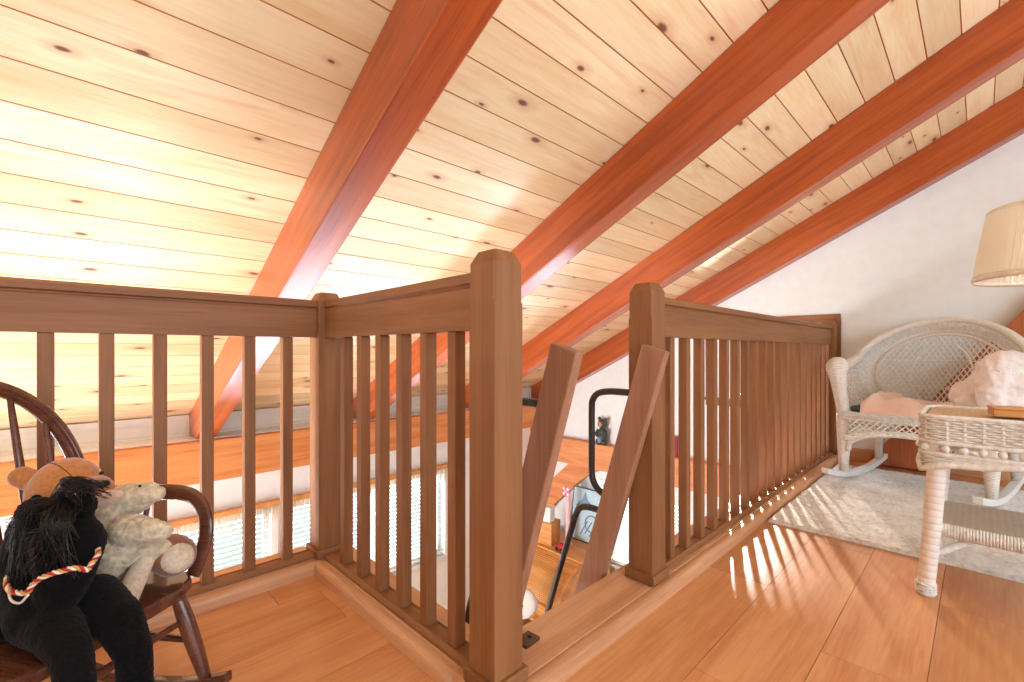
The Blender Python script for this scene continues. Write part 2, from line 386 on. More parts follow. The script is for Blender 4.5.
# ceiling: tongue-and-groove boards with V joints
mb = MB(); pit = 0.1259; y0 = 1.574
k0 = math.floor((RIDGE-y0)/pit); k1 = math.ceil((YF+0.1-y0)/pit)
prof = []
for k in range(k0, k1+1):
    y = y0+k*pit
    prof += [(y-0.0028, ceil(y-0.0028)), (y-0.0016, ceil(y)+0.0045), (y+0.0016, ceil(y)+0.0045), (y+0.0028, ceil(y+0.0028))]
top = [(prof[-1][0], ceil(prof[-1][0])+0.06), (prof[0][0], ceil(prof[0][0])+0.06)]
for i in range(len(prof)-1):
    o = len(mb.v)
    for x in (XL-0.1, XW+0.1):
        for q in (prof[i], prof[i+1]): mb.v.append(Vector((x, q[0], q[1])))
    mb.face([o, o+1, o+3, o+2])
o = len(mb.v)
for x in (XL-0.1, XW+0.1):
    for q in top: mb.v.append(Vector((x, q[0], q[1])))
mb.face([o, o+2, o+3, o+1])
ce = mb.build('ceiling', M['pine']); tag(ce, kind='structure')
mb = MB(); mb.prism([(prof[0][0], ceil(prof[0][0])), (YB-0.1, ceil(prof[0][0])-0.5*(prof[0][0]-YB+0.1)), (YB-0.1, ceil(prof[0][0])-0.5*(prof[0][0]-YB+0.1)+0.06), (prof[0][0], ceil(prof[0][0])+0.06)], 'x', XL-0.1, XW+0.1)
tag(mb.build('ceiling_back', M['pine']), kind='structure')
# loft floor: laminate planks running along x, laid in an L around the stair opening
mb = MB(); rows = {0: 1.86, -1: 2.45, -2: 1.563, -3: 2.14}
KX, KY, KB = 0.70, 0.762, 1.80                # inner faces of the kerbs
for r in range(-20, 7):
    ya, yb = 0.547+0.225*r, 0.547+0.225*(r+1)
    off = rows.get(r, random.uniform(0, 1.2))
    for i in range(-5, 5):
        xa, xb = off+1.215*i, off+1.215*(i+1); t = random.random()
        for (cx0, cx1, cy0, cy1) in ((XL, KX+0.01, YB, KB+0.01), (KX+0.01, XW, YB, KY+0.01)):
            a, b, c, d = max(xa+0.0008, cx0), min(xb-0.0008, cx1), max(ya+0.0008, cy0), min(yb-0.0008, cy1)
            if b-a > 0.002 and d-c > 0.002: mb.box(a, b, c, d, -0.012, 0, rnd=t)
tag(mb.build('floor', M['floor']), kind='structure')
mb = MB(); mb.prism([(XL, YB), (XW, YB), (XW, 0.94), (0.87, 0.94), (0.87, 1.99), (XL, 1.99)], 'z', -0.26, -0.0125)
tag(mb.build('floor_loft_joists', M['kerb_x']), kind='structure')
mb = MB(); mb.box(XL-0.1, XW+0.1, YB-0.1, YF+0.1, ZL-0.1, ZL); tag(mb.build('floor_lower', M['floor_low']), kind='structure')
# kerbs (rounded nosing on the floor side)
def kerb_prof(a, b, top=0.045, sgn=1):        # a = floor side, b = stair side
    d = 1 if b > a else -1; P = [(a, -0.0)]
    for i in range(7):
        t = pi/2*i/6; P.append((a+d*0.022*(1-cos(t)), top-0.022+0.022*sin(t)))
    P += [(a+d*0.030, top), (a+d*0.033, top-0.004), (a+d*0.037, top-0.004), (a+d*0.040, top)]
    P += [(b, top), (b, -0.02), (a, -0.02)]
    return P
mb = MB(); mb.prism([(p, q) for p, q in kerb_prof(KY, 0.955)], 'x', KX+0.02, XW); tag(mb.build('trim_kerb_stair', M['kerb_x']), kind='structure')
mb = MB(); mb.prism(kerb_prof(KX, 0.875), 'y', KY+0.19, 1.99); tag(mb.build('trim_kerb_side', M['kerb_y']), kind='structure')
mb = MB(); mb.prism(kerb_prof(KB, 1.995), 'x', XL, KX+0.02); tag(mb.build('trim_kerb_far', M['kerb_x']), kind='structure')
# walls with real openings
def wall_rects(name, axis, pos, th, a0, a1, z0, z1, holes, mat=None):
    """axis 'x': wall plane x=pos, spans y; axis 'y': plane y=pos, spans x. th signed outward thickness"""
    mb = MB(); cuts = sorted({a0, a1, *[h[0] for h in holes], *[h[1] for h in holes]}); zc = sorted({z0, z1, *[h[2] for h in holes], *[h[3] for h in holes]})
    for i in range(len(cuts)-1):
        for j in range(len(zc)-1):
            ca, cz = (cuts[i]+cuts[i+1])/2, (zc[j]+zc[j+1])/2
            if any(h[0] < ca < h[1] and h[2] < cz < h[3] for h in holes): continue
            p0, p1 = min(pos, pos+th), max(pos, pos+th)
            if axis == 'x': mb.box(p0, p1, cuts[i], cuts[i+1], zc[j], zc[j+1])
            else: mb.box(cuts[i], cuts[i+1], p0, p1, zc[j], zc[j+1])
    return mb
FW = [(-0.35, 1.24, -1.35, -0.42), (1.40, 2.99, -1.35, -0.42)]
GW = [(0.85, 1.80, 0.42, 1.10), (2.10, 3.05, -1.55, -0.67)]
tag(wall_rects('wall_far', 'y', YF, 0.14, XL, XW+0.14, ZL, 0.37, FW).build('wall_far', M['wall']), kind='structure')
mb = wall_rects('wall_right', 'x', XW, 0.14, YB, YF, ZL, 1.2, GW)
mb.v = [v for v in mb.v]
# gable part above 1.2, and remove what stands over the low side of the roof
keep = MB()
cuts = sorted({YB, YF, 0.85, 1.80, 2.10, 3.05})
def clipz(y, z): return min(z, ceil(y)+0.03)
zc = [ZL, -1.55, -0.67, 0.30]
for i in range(len(cuts)-1):
    a, b = cuts[i], cuts[i+1]; m_ = (a+b)/2
    for j in range(3):
        if 2.10 < m_ < 3.05 and j == 1: continue
        keep.box(XW, XW+0.14, a, b, zc[j], zc[j+1])
    if 0.85 < m_ < 1.80:
        keep.box(XW, XW+0.14, a, b, 0.30, 0.42)
        keep.prism([(a, 1.10), (b, 1.10), (b, ceil(b)+0.03), (a, ceil(a)+0.03)], 'x', XW, XW+0.14)
    elif a < RIDGE:
        keep.prism([(a, 0.30), (b, 0.30), (b, ceil(b)+0.03), (RIDGE, ceil(RIDGE)+0.03), (a, ceil(RIDGE)-0.5*(RIDGE-a)+0.03)], 'x', XW, XW+0.14)
    else: keep.prism([(a, 0.30), (b, 0.30), (b, ceil(b)+0.03), (a, ceil(a)+0.03)], 'x', XW, XW+0.14)
tag(keep.build('wall_right', M['wall']), kind='structure')
LW = (1.95, 3.85, -1.9, -0.12)  # unseen opening, added to let the left fill lamp in
mb = MB(); mb.box(XL-0.1, XL, YB, LW[0], ZL, LW[3]); mb.box(XL-0.1, XL, LW[1], YF, ZL, LW[3]); mb.box(XL-0.1, XL, LW[0], LW[1], ZL, LW[2])
mb.prism([(YB, LW[3]), (YF, LW[3]), (YF, ceil(YF)+0.03), (RIDGE, ceil(RIDGE)+0.03), (YB, ceil(RIDGE)-0.5*(RIDGE-YB)+0.03)], 'x', XL-0.1, XL)
tag(mb.build('wall_left', M['wall']), kind='structure')
tag(wall_rects('wall_back', 'y', YB, -0.12, XL, XW, ZL, 2.6, [(-2.2, 3.6, 0.3, 2.35)]).build('wall_back', M['wall']), kind='structure')  # wide unseen opening added for the back fill lamp
mb = MB()
for xa, xb in ((XL, -2.2), (3.6, XW)): mb.box(xa, xb, YB-0.115, YB-0.002, 2.3, 2.5)
# trim of the knee strip over the plate beam, one panel frame per rafter bay
n = 1
bays = [(XL, 0.68), (0.805, 1.92), (2.045, 3.16), (3.285, 4.36)]
for a, b in bays:
    mb = MB()
    mb.box(a, b, YF-0.022, YF, 0.352, 0.395); mb.box(a, b, YF-0.022, YF, 0.24, 0.262)
    mb.box(a, a+0.025, YF-0.022, YF, 0.262, 0.352); mb.box(b-0.025, b, YF-0.022, YF, 0.262, 0.352)
    tag(mb.build('trim_%d' % n, M['white'], bevel=0.003), kind='structure'); n += 1
mb = MB()
mb.box(XL, XW-0.125, 3.88, YF-0.022, 0.232, 0.244); tag(mb.build('trim_%d' % n, M['white'], bevel=0.002), kind='structure'); n += 1
mb = MB(); mb.box(XW-0.015, XW, YB, KY, 0, 0.10); tag(mb.build('baseboard_right', M['kerb_y'], bevel=0.004), kind='structure')
# ---------------------------------------------------------------- rafters and timbers
bn = ['reddish fir rafter near the top left, first from the left, pink underside', 'fir rafter crossing the middle of the ceiling to the top right', 'lighter orange fir rafter second from the gable wall', 'fir rafter hugging the white gable wall, lowest on the right']
BD = 0.265
def rafter(x0, w_, label):
    mb = MB(); ya, yb = YF-0.001, RIDGE+0.02
    yc = (Z0-BD-0.246)/0.5                    # where the underside meets the plate top
    mb.prism([(yb, ceil(yb)-0.001), (ya, ceil(ya)-0.001), (ya, 0.246), (yc, 0.246), (yb, ceil(yb)-BD)], 'x', x0, x0+w_)
    o = mb.build('ceiling_rafter', M['beam'], bevel=0.006); tag(o, label, 'rafter', 'fir rafters under the pine ceiling')
for x0, l in zip((0.68, 1.92, 3.14, 4.355), bn): rafter(x0, 0.125 if x0 < 4 else 0.1245, l)
mb = MB(); mb.box(XL, XW-0.122, 3.83, YF, -0.065, 0.231)
tag(mb.build('plate_beam', M['beam_x'], bevel=0.006), 'long orange horizontal beam carrying the rafter feet along the far wall', 'beam')
mb = MB(); mb.box(XW-0.12, XW, 0.96, YF-0.12, -0.49, -0.20)
tag(mb.build('girt_beam', wood('fir_girt', (232, 158, 104), (206, 122, 70), 'y', 0.5, knots=0.3, stretch=12, kcol=(96, 44, 22)), bevel=0.005), 'horizontal fir beam along the gable wall with a bear figurine on it', 'beam')
mb = MB(); mb.box(XW-0.12, XW, YF-0.12, YF, ZL, 0.36)
tag(mb.build('corner_post', M['beam_z'], bevel=0.006), 'orange fir post in the far corner of the gable wall', 'post')
# curved knee brace under the girt
low = smoothpath([(3.975, 0, -1.50), (3.76, 0, -1.10), (3.43, 0, -0.78), (3.225, 0, -0.60), (3.03, 0, -0.4915)], 5)
mb = MB(); poly = [(p.x, p.z) for p in low]+[(3.40, -0.4915), (3.48, -0.4915), (3.76, -0.74), (3.975, -0.95)]
mb.prism(poly, 'x', XW-0.10, XW-0.02); tag(mb.build('knee_brace', wood('fir_brace', (230, 154, 98), (204, 120, 68), 'y', 0.5, knots=0.25, stretch=12), bevel=0.004), 'curved fir knee brace below the horizontal gable beam', 'brace')
# slanted timber behind the wicker rocker
mb = MB(); mb.prism([(0.62, 0.012), (-0.42, 1.437), (-0.80, 1.437), (0.24, 0.012)], 'x', XW-0.10, XW-0.016)
tag(mb.build('diagonal_brace', wood('fir_diagonal', (188, 106, 60), (156, 78, 40), 'z', 0.5, knots=0.2, stretch=12), bevel=0.005), 'slanted reddish timber behind the white wicker rocking chair', 'brace')
# ---------------------------------------------------------------- windows
def window(name, axis, pos, a0, a1, z0, z1, out, mat, nm=2, cas=0.05, sash=M['white'], mull=True):
    """pos = inner wall face, out=+1 outward"""
    def bx(mb, a, b, p, q, z, zz):
        if axis == 'y': mb.box(a, b, min(p, q), max(p, q), z, zz)
        else: mb.box(min(p, q), max(p, q), a, b, z, zz)
    mb = MB(); e = 0.0005                     # casing on the room side
    i0, i1 = pos-0.018, pos
    bx(mb, a0-cas, a1+cas, i0, i1, z1, z1+cas); bx(mb, a0-cas, a0, i0, i1, z0, z1); bx(mb, a1, a1+cas, i0, i1, z0, z1)
    bx(mb, a0-cas-0.02, a1+cas+0.02, pos-0.045, pos+0.02, z0-0.025, z0)
    bx(mb, a0-cas, a1+cas, i0, i1, z0-0.075, z0-0.025)
    fr = mb.build(name, mat, bevel=0.003); tag(fr, kind='structure')
    mb = MB(); p, q = pos+0.06, pos+0.10; s = 0.04
    bx(mb, a0, a1, p, q, z0, z0+s); bx(mb, a0, a1, p, q, z1-s, z1); bx(mb, a0, a0+s, p, q, z0+s, z1-s); bx(mb, a1-s, a1, p, q, z0+s, z1-s)
    if mull:
        c = (a0+a1)/2; bx(mb, c-0.02, c+0.02, p, q, z0+s, z1-s)
    mb.build('window_frame', sash, fr)
    mb = MB(); bx(mb, a0+0.01, a1-0.01, pos+0.078, pos+0.082, z0+0.01, z1-0.01); mb.build('pane', M['glass'], fr)
window('window_1', 'y', YF, *FW[0], 1, M['white']); window('window_2', 'y', YF, *FW[1], 1, M['white'])
window('window_3', 'x', XW, *GW[0], 1, M['rail_y'], cas=0.065); window('window_4', 'x', XW, *GW[1], 1, M['white'])
def blind(label, axis, pos, a0, a1, z0, z1, group, tilt=-0.55, pitch=0.040, mat=None, w_=0.042, grp=True):
    t = thing('window_blind', label, 'blind', (0, 0, 0), 0)
    def R(mb, a, b, p, q, z, zz, M_=None):
        if axis == 'y': mb.box(a, b, p, q, z, zz, M_)
        else: mb.box(p, q, a, b, z, zz, M_)
    mb = MB(); R(mb, a0, a1, pos-0.025, pos+0.025, z1-0.04, z1); mb.build('head_rail', mat or M['white'], t)
    mb = MB(); n_ = int((z1-0.05-z0)/pitch)
    for i in range(n_):
        z = z1-0.06-i*pitch
        if axis == 'y': T = Matrix.Translation((0, pos, z)) @ Matrix.Rotation(tilt, 4, 'X'); mb.box(a0, a1, -w_/2, w_/2, -0.0012, 0.0012, T)
        else: T = Matrix.Translation((pos, 0, z)) @ Matrix.Rotation(-tilt, 4, 'Y'); mb.box(-w_/2, w_/2, a0, a1, -0.0012, 0.0012, T)
    mb.build('slats', mat or M['white'], t)
    mb = MB(); R(mb, a0, a1, pos-0.018, pos+0.018, z0, z0+0.018); mb.build('bottom_rail', mat or M['white'], t)
    for f in (0.12, 0.5, 0.88):
        mb = MB(); a = a0+(a1-a0)*f; R(mb, a-0.006, a+0.006, pos-0.027, pos-0.0255, z0+0.01, z1-0.02); mb.build('ladder_tape', mat or M['white'], t)
blind('white horizontal blind in the far window behind the left railing', 'y', YF+0.028, FW[0][0]+0.01, FW[0][1]-0.01, FW[0][2]+0.03, FW[0][3]-0.005, None)
blind('white horizontal blind in the far window seen between the middle balusters', 'y', YF+0.028, FW[1][0]+0.01, FW[1][1]-0.01, FW[1][2]+0.03, FW[1][3]-0.005, None)
blind('white blind of the low window in the gable wall right of the ladder', 'x', XW+0.028, GW[1][0]+0.01, GW[1][1]-0.01, GW[1][2]+0.02, GW[1][3]-0.005, None)
t = thing('roller_shade', 'pinkish tan rolled-up shade at the top of the wood framed window over the right railing', 'window shade', (XW+0.03, 1.325, 1.0))
mb = MB(); mb.lathe([(0.026, -0.465), (0.026, 0.465)], 20, M=Matrix.Translation((0, 0, 0.068)) @ Matrix.Rotation(pi/2, 4, 'X')); mb.build('shade_roll', fabric('tan_shade', (222, 186, 160), nscale=60), t)
mb = MB(); mb.box(-0.0245, -0.0225, -0.465, 0.465, 0.0, 0.066); mb.build('shade_cloth', fabric('tan_shade_cloth', (222, 186, 160), nscale=60), t)
mb = MB(); mb.box(-0.028, -0.019, -0.465, 0.465, -0.018, -0.0005); mb.build('hem_bar', M['rail_y'], t, bevel=0.002)
# valances: cornice board with a long fringe
def valance(label, a0, a1):
    t = thing('fringed_valance', label, 'valance', (0, 0, 0))
    mb = MB(); mb.box(a0, a1, YF-0.075, YF-0.0185, -0.395, -0.355); mb.build('cornice_board', M['oak'], t, bevel=0.004)
    mb = MB(); x = a0+0.006
    while x < a1-0.006:
        L = random.uniform(0.09, 0.17); y = YF-0.06+random.uniform(-0.006, 0.006); dx = random.uniform(-0.006, 0.006)
        mb.tube([(x, y, -0.394), (x+dx, y-0.003, -0.394-L*0.6), (x+dx*1.6, y, -0.394-L)], [0.0026, 0.0022, 0.0010], 4); x += random.uniform(0.006, 0.012)
    f = mb.build('fringe', fabric('beige_fringe', (232, 206, 170), nscale=60), t); tag(f, kind='stuff')
valance('wooden cornice with beige fringe over the far left window', -0.45, 1.29); valance('wooden cornice with beige fringe over the far window behind the middle balusters', 1.33, 3.09)

# ================================================================ railings
PW = 0.0955
def newel(x0, y0, top, label, side=None, z0=0.045, w_=PW):
    t = thing('newel_post', label, 'newel post', (x0+w_/2, y0+w_/2, z0)); h = w_/2; H = top-z0
    mb = MB()
    def ring(z, a, ch):
        return [(a-ch, -a), (a, -a+ch), (a, a-ch), (a-ch, a), (-a+ch, a), (-a, a-ch), (-a, -a+ch), (-a+ch, -a)], z
    levels = [ring(0, h, 0.002), ring(H-0.13, h, 0.002), ring(H-0.125, h, 0.006), ring(H-0.032, h, 0.006), ring(H-0.001, h-0.015, 0.004), ring(H, h-0.018, 0.003)]
    o = len(mb.v)
    for P_, z in levels:
        for x, y in P_: mb.v.append(Vector((x, y, z)))
    for i in range(len(levels)-1):
        for k in range(8):
            k2 = (k+1) % 8; mb.face([o+i*8+k, o+i*8+k2, o+(i+1)*8+k2, o+(i+1)*8+k])
    mb.face([o+(len(levels)-1)*8+k for k in range(8)]); mb.face([o+k for k in range(8)][::-1])
    mb.build('post_shaft', M['rail_z'], t)
    mb = MB(); b = 0.011; hb = 0.034
    for (xa, xb, ya, yb) in ((-h-b, h+b, -h-b, -h), (-h-b, h+b, h, h+b), (-h-b, -h, -h, h), (h, h+b, -h, h)): mb.box(xa, xb, ya, yb, 0, hb)
    mb.build('base_moulding', M['rail_x'], t, bevel=0.004)
    return t
newel(0.729, 0.80, 1.112, 'tall square newel post in the centre foreground, left of the ladder opening')
newel(1.478, 0.803, 1.110, 'square newel post right of the ladder opening')
newel(0.729, 1.828, 1.100, 'square corner post where the left and middle railings meet')
newel(4.372, 0.803, 1.105, 'square end post of the right railing against the gable wall', w_=0.092)
def rail_prof(c, z0, z1):
    w1, w2 = 0.0225, 0.0285
    return [(c-w1, z0), (c+w1, z0), (c+w1, z1-0.040), (c+w1-0.004, z1-0.036), (c+w1-0.004, z1-0.032), (c+w2, z1-0.027), (c+w2, z1-0.008), (c+w2-0.010, z1), (c-w2+0.010, z1), (c-w2, z1-0.008), (c-w2, z1-0.027), (c-w1+0.004, z1-0.032), (c-w1+0.004, z1-0.036), (c-w1, z1-0.040)]
def railing(axis, c, a0, a1, pos, label, top=1.067, bot=0.918):
    t = thing('stair_railing', label, 'railing', (0, 0, 0)); ax = axis
    mat = M['rail_'+ax]
    mb = MB(); mb.prism(rail_prof(c, bot, top), ax, a0, a1); mb.build('top_rail', mat, t)
    mb = MB(); s = 0.034; zt = 0.066
    pr = [(c-s, 0.0452), (c+s, 0.0452), (c+s, 0.055), (c+s-0.008, zt-0.004), (c+s-0.010, zt), (c+0.020, zt), (c+0.020, zt-0.004), (c-0.020, zt-0.004), (c-0.020, zt), (c-s+0.010, zt), (c-s+0.008, zt-0.004), (c-s, 0.055)]
    mb.prism(pr, ax, a0+0.0115, a1-0.0115); mb.build('bottom_rail', mat, t)
    first = None; B = 0.018
    for p in pos:
        if first is None:
            mb = MB(); mb.box(-B, B, -B, B, 0, bot-zt+0.0035); o = mb.build('baluster', M['rail_z'], t, bevel=0.0025); first = o
        else:
            o = first.copy(); COL.objects.link(o); o.parent = t
        o.location = (p, c, zt-0.0038) if ax == 'x' else (c, p, zt-0.0038)
railing('x', 1.876, -2.59, 0.7285, [-0.029+0.1305*k for k in range(-12, 6)], 'left railing with square balusters behind the toys')
railing('y', 0.7765, 0.896, 1.8275, [1.0078+0.1355*k for k in range(6)], 'short middle railing between the corner post and the tall newel post')
railing('x', 0.851, 1.574, 4.3715, [1.69+0.139*k for k in range(20)], 'long right railing running from the ladder opening to the gable wall')

# ================================================================ ladder
t = thing('loft_ladder', 'steep wooden loft ladder with two slanted stringers and black tube handles in the railing opening', 'ladder', (0, 0, 0))
TB, TF = (0.824, 0.889), (0.735, 0.862)       # top back and front corners (y, z)
sl = 0.300
zb = ZL+0.001
def edge(p, z): return (p[0]+sl*(p[1]-z), z)
for x0 in (0.957, 1.440):
    mb = MB(); mb.prism([TF, TB, edge(TB, zb), edge(TF, zb)], 'x', x0, x0+0.0355); mb.build('stringer', M['ladder'], t, bevel=0.005)
for k in range(9):
    z = -0.22-0.245*k; mb = MB(); y = edge(TF, z)[0]; mb.box(0.9930, 1.4395, y-0.01, y+0.13, z-0.028, z); mb.build('tread', M['kerb_x'], t, bevel=0.004)
for x in (0.975, 1.4575):
    mb = MB(); pts = [(0.87, 0.715), (0.96, 0.715), (1.015, 0.705), (1.04, 0.68), (1.046, 0.645), (1.046, 0.52), (1.046, 0.41), (1.040, 0.37), (1.015, 0.338), (0.975, 0.322)]
    mb.tube(smoothpath([(x, a, b) for a, b in pts], 5), 0.0125, 10); mb.build('grab_handle', M['metal'], t)
    mb = MB(); pts = [(1.00, 0.262), (1.07, 0.260), (1.105, 0.245), (1.125, 0.21), (1.14, 0.165), (1.26, -0.195), (1.40, -0.66), (1.60, -1.33), (1.63, -1.42), (1.615, -1.46), (1.57, -1.47)]
    mb.tube(smoothpath([(x, a, b) for a, b in pts], 5), 0.0125, 10); mb.build('handrail', M['metal'], t)
t = thing('floor_bracket', 'small bronze plate with a hole screwed on the step beside the centre newel post', 'bracket', (0.942, 0.897, 0.045), radians(4))
mb = MB(); n_ = 20; a, b, r = 0.030, 0.022, 0.006
outer = []
for i in range(n_):
    an = 2*pi*i/n_; cx, cy = cos(an), sin(an); s_ = 1/max(abs(cx)/a, abs(cy)/b); outer.append((cx*s_, cy*s_))
inner = [(0.010+r*cos(2*pi*i/n_), r*sin(2*pi*i/n_)) for i in range(n_)]
o = len(mb.v)
for z in (0, 0.008):
    for q in outer+inner: mb.v.append(Vector((q[0], q[1], z)))
for i in range(n_):
    j = (i+1) % n_
    mb.face([o+2*n_+i, o+2*n_+j, o+3*n_+j, o+3*n_+i]); mb.face([o+i, o+n_+i, o+n_+j, o+j])
    mb.face([o+i, o+j, o+2*n_+j, o+2*n_+i]); mb.face([o+n_+i, o+3*n_+i, o+3*n_+j, o+n_+j])
mb.build('plate', M['bronze'], t)

# ================================================================ rug
mb = MB(); RX0, RX1, RY0, RY1 = 2.555, 4.20, -1.7, 0.758
def rugf(u, v):
    x = RX0+(RX1-RX0)*u; y = RY0+(RY1-RY0)*v; e = min(u*(RX1-RX0), (1-u)*(RX1-RX0), v*(RY1-RY0), (1-v)*(RY1-RY0))
    wob = 0.006*noise.noise(Vector((y*6, x*6, 0))); z = 0.016*min(1, e/0.01)+(0.005*noise.noise(Vector((x*45, y*45, 0)))+0.003*noise.noise(Vector((x*14, y*14, 3))) if e > 0.005 else 0)
    return (x+wob*(1 if u < 0.01 or u > 0.99 else 0), y, z+0.0012)
mb.grid(rugf, 170, 250); tag(mb.build('area_rug', M['rug']), 'ivory textured area rug under the white wicker rocking chair', 'rug')

# ================================================================ white wicker rocker
t = thing('wicker_rocking_chair', 'white wicker rocking armchair with a fan-shaped back on the ivory rug', 'rocking chair', (3.925, 0.24, 0.017), math.atan2(0.19, -0.98))
HY = 0.345
def Rz(a): return Matrix.Rotation(a, 4, 'Z')
# rockers
for s in (-1, 1):
    mb = MB(); R0 = 1.9; P = []
    xs = [-0.50+1.06*i/18 for i in range(19)]
    zf = lambda x: R0-sqrt(R0*R0-(x-0.03)**2)
    poly = [(x, zf(x)) for x in xs]+[(x, zf(x)+0.036) for x in xs[::-1]]
    mb.prism(poly, 'y', s*HY-0.022, s*HY+0.022); mb.build('rocker', M['white'], t, bevel=0.005)
zr = lambda x: 1.9-sqrt(1.9*1.9-(x-0.03)**2)+0.036
for s in (-1, 1):
    mb = MB(); mb.tube([(0.27, s*HY, 0.47), (0.275, s*HY, 0.36), (0.285, s*HY, 0.24), (0.29, s*HY, 0.14), (0.29, s*HY, zr(0.29)-0.004)], [0.046, 0.046, 0.038, 0.030, 0.025], 12); mb.build('front_leg', M['wick'], t)
    mb = MB(); mb.tube([(-0.27, s*0.32, 0.47), (-0.28, s*0.33, 0.3), (-0.29, s*HY, zr(-0.29)-0.004)], [0.03, 0.028, 0.022], 10); mb.build('back_leg', M['wick'], t)
# seat deck
mb = MB(); mb.prism([(0.33, -0.36), (0.33, 0.36), (-0.26, 0.33), (-0.26, -0.33)], 'z', 0.40, 0.44); mb.build('seat_deck', M['wick'], t, bevel=0.008)
# arched back: ellipse in the y-z plane, leaning back
AY, AZ, CZ = 0.455, 0.375, 0.685
def back(yy, zz): 
    lean = -0.27-0.14*(zz-0.44)/0.6; curve = 0.20*(abs(yy)/AY)**2.2
    return Vector((lean+curve, yy, zz))
def ell(th, k): return back(AY*k*cos(th), CZ+AZ*k*sin(th))
mb = MB(); th0, th1 = -0.45, pi+0.45
ths = [th0+(th1-th0)*i/60 for i in range(61)]
mb.tube([ell(a, 1.0) for a in ths], [(0.022, 0.030)]*61, 10, uvs=1); mb.build('back_rim', M['wick'], t)
mb = MB(); N = 80
def band(k0_, k1_, off=0.0):
    def f(u, v):
        th = th0+(th1-th0)*u; k = k0_+(k1_-k0_)*v; p = ell(th, k)
        bul = 0.018*sin(pi*v); return (p.x+bul+off, p.y, p.z)
    return f
# dense band is made of radial staves so its outline and gaps are real
for i in range(150):
    th = th0+(th1-th0)*(i+0.5)/150; P = [ell(th, k)+Vector((0.016*sin(pi*(k-0.80)/0.2), 0, 0)) for k in (0.80, 0.85, 0.9, 0.95, 1.0)]
    mb.tube(P, (0.0058), 5, cap=False)
for k in (0.975, 0.95, 0.925, 0.90, 0.875, 0.85, 0.825):
    P = []
    for i in range(301):
        th = th0+(th1-th0)*i/300; q = ell(th, k); P.append(q+Vector((0.016*sin(pi*(k-0.80)/0.2)+0.0062*cos(i*pi), 0, 0)))
    mb.tube(P, 0.0050, 4, cap=False)
mb.build('woven_back_band', M['strand'], t)
mb = MB(); mb.tube([ell(a, 0.80) for a in ths], 0.011, 8); mb.tube([ell(a, 0.735) for a in ths], 0.010, 8)
for i in range(44):
    th = th0+(th1-th0)*(i+0.5)/44; mb.tube([ell(th, 0.80), ell(th, 0.735)], 0.006, 5)
mb.build('back_ring', M['wick'], t)
mb = MB()                                     # open diamond lattice in the middle of the back
def inside(y, z, k=0.735): return (y/(AY*k))**2+((z-CZ)/(AZ*k))**2 < 1 and z > 0.46
for sgn in (-1, 1):
    c = -1.2
    while c < 1.2:
        P = []
        for i in range(61):
            z = 0.42+0.62*i/60; y = c+sgn*(z-0.7)*0.60
            if inside(y, z): P.append(back(y, z)+Vector((sgn*0.0022, 0, 0)))
        if len(P) > 2: mb.tube(P, 0.0036, 5)
        c += 0.030
for z in (0.60, 0.78):
    P = [back(y, z)+Vector((0.004, 0, 0)) for y in [-0.36+0.72*i/40 for i in range(41)] if inside(y, z)]
    mb.tube(P, 0.0034, 5)
for s in (-1, 1):                              # two leaf-shaped loops of wrapped cane either side
    P = smoothpath([back(s*0.08, 0.47), back(s*0.16, 0.62), back(s*0.13, 0.80), back(s*0.05, 0.90)], 6)
    mb.tube([p+Vector((0.008, 0, 0)) for p in P], 0.006, 6)
mb.build('back_lattice', M['strand'], t)
# arms: fat wrapped rolls from the back rim to the front posts
for s in (-1, 1):
    mb = MB(); e = ell(0.28 if s > 0 else pi-0.28, 1.0)
    P = smoothpath([(e.x, s*abs(e.y)*0.97, e.z+0.005), (e.x+0.09, s*0.435, 0.765), (0.06, s*0.425, 0.735), (0.20, s*0.405, 0.748), (0.285, s*0.385, 0.742), (0.322, s*0.37, 0.70), (0.318, s*0.36, 0.60), (0.30, s*0.350, 0.50), (0.285, s*0.345, 0.44)], 5)
    n_ = len(P); rr = []
    for i in range(n_):
        f = i/(n_-1); rr.append(0.034+0.028*math.exp(-((f-0.50)/0.17)**2)+0.006*f)
    mb.tube(P, rr, 12, uvs=1); mb.build('arm', M['wick'], t)
    mb = MB()                                  # lattice under the arm
    for sg in (-1, 1):
        for c in [(-0.5+0.045*i) for i in range(26)]:
            P = []
            for i in range(21):
                z = 0.44+0.30*i/20; x = c+sg*(z-0.6)*0.8
                if -0.24 < x < 0.29: P.append((x, s*(0.345+0.08*(z-0.44)/0.30)+sg*0.002, z))
            if len(P) > 2: mb.tube(P, 0.004, 5)
    mb.build('side_lattice', M['strand'], t)
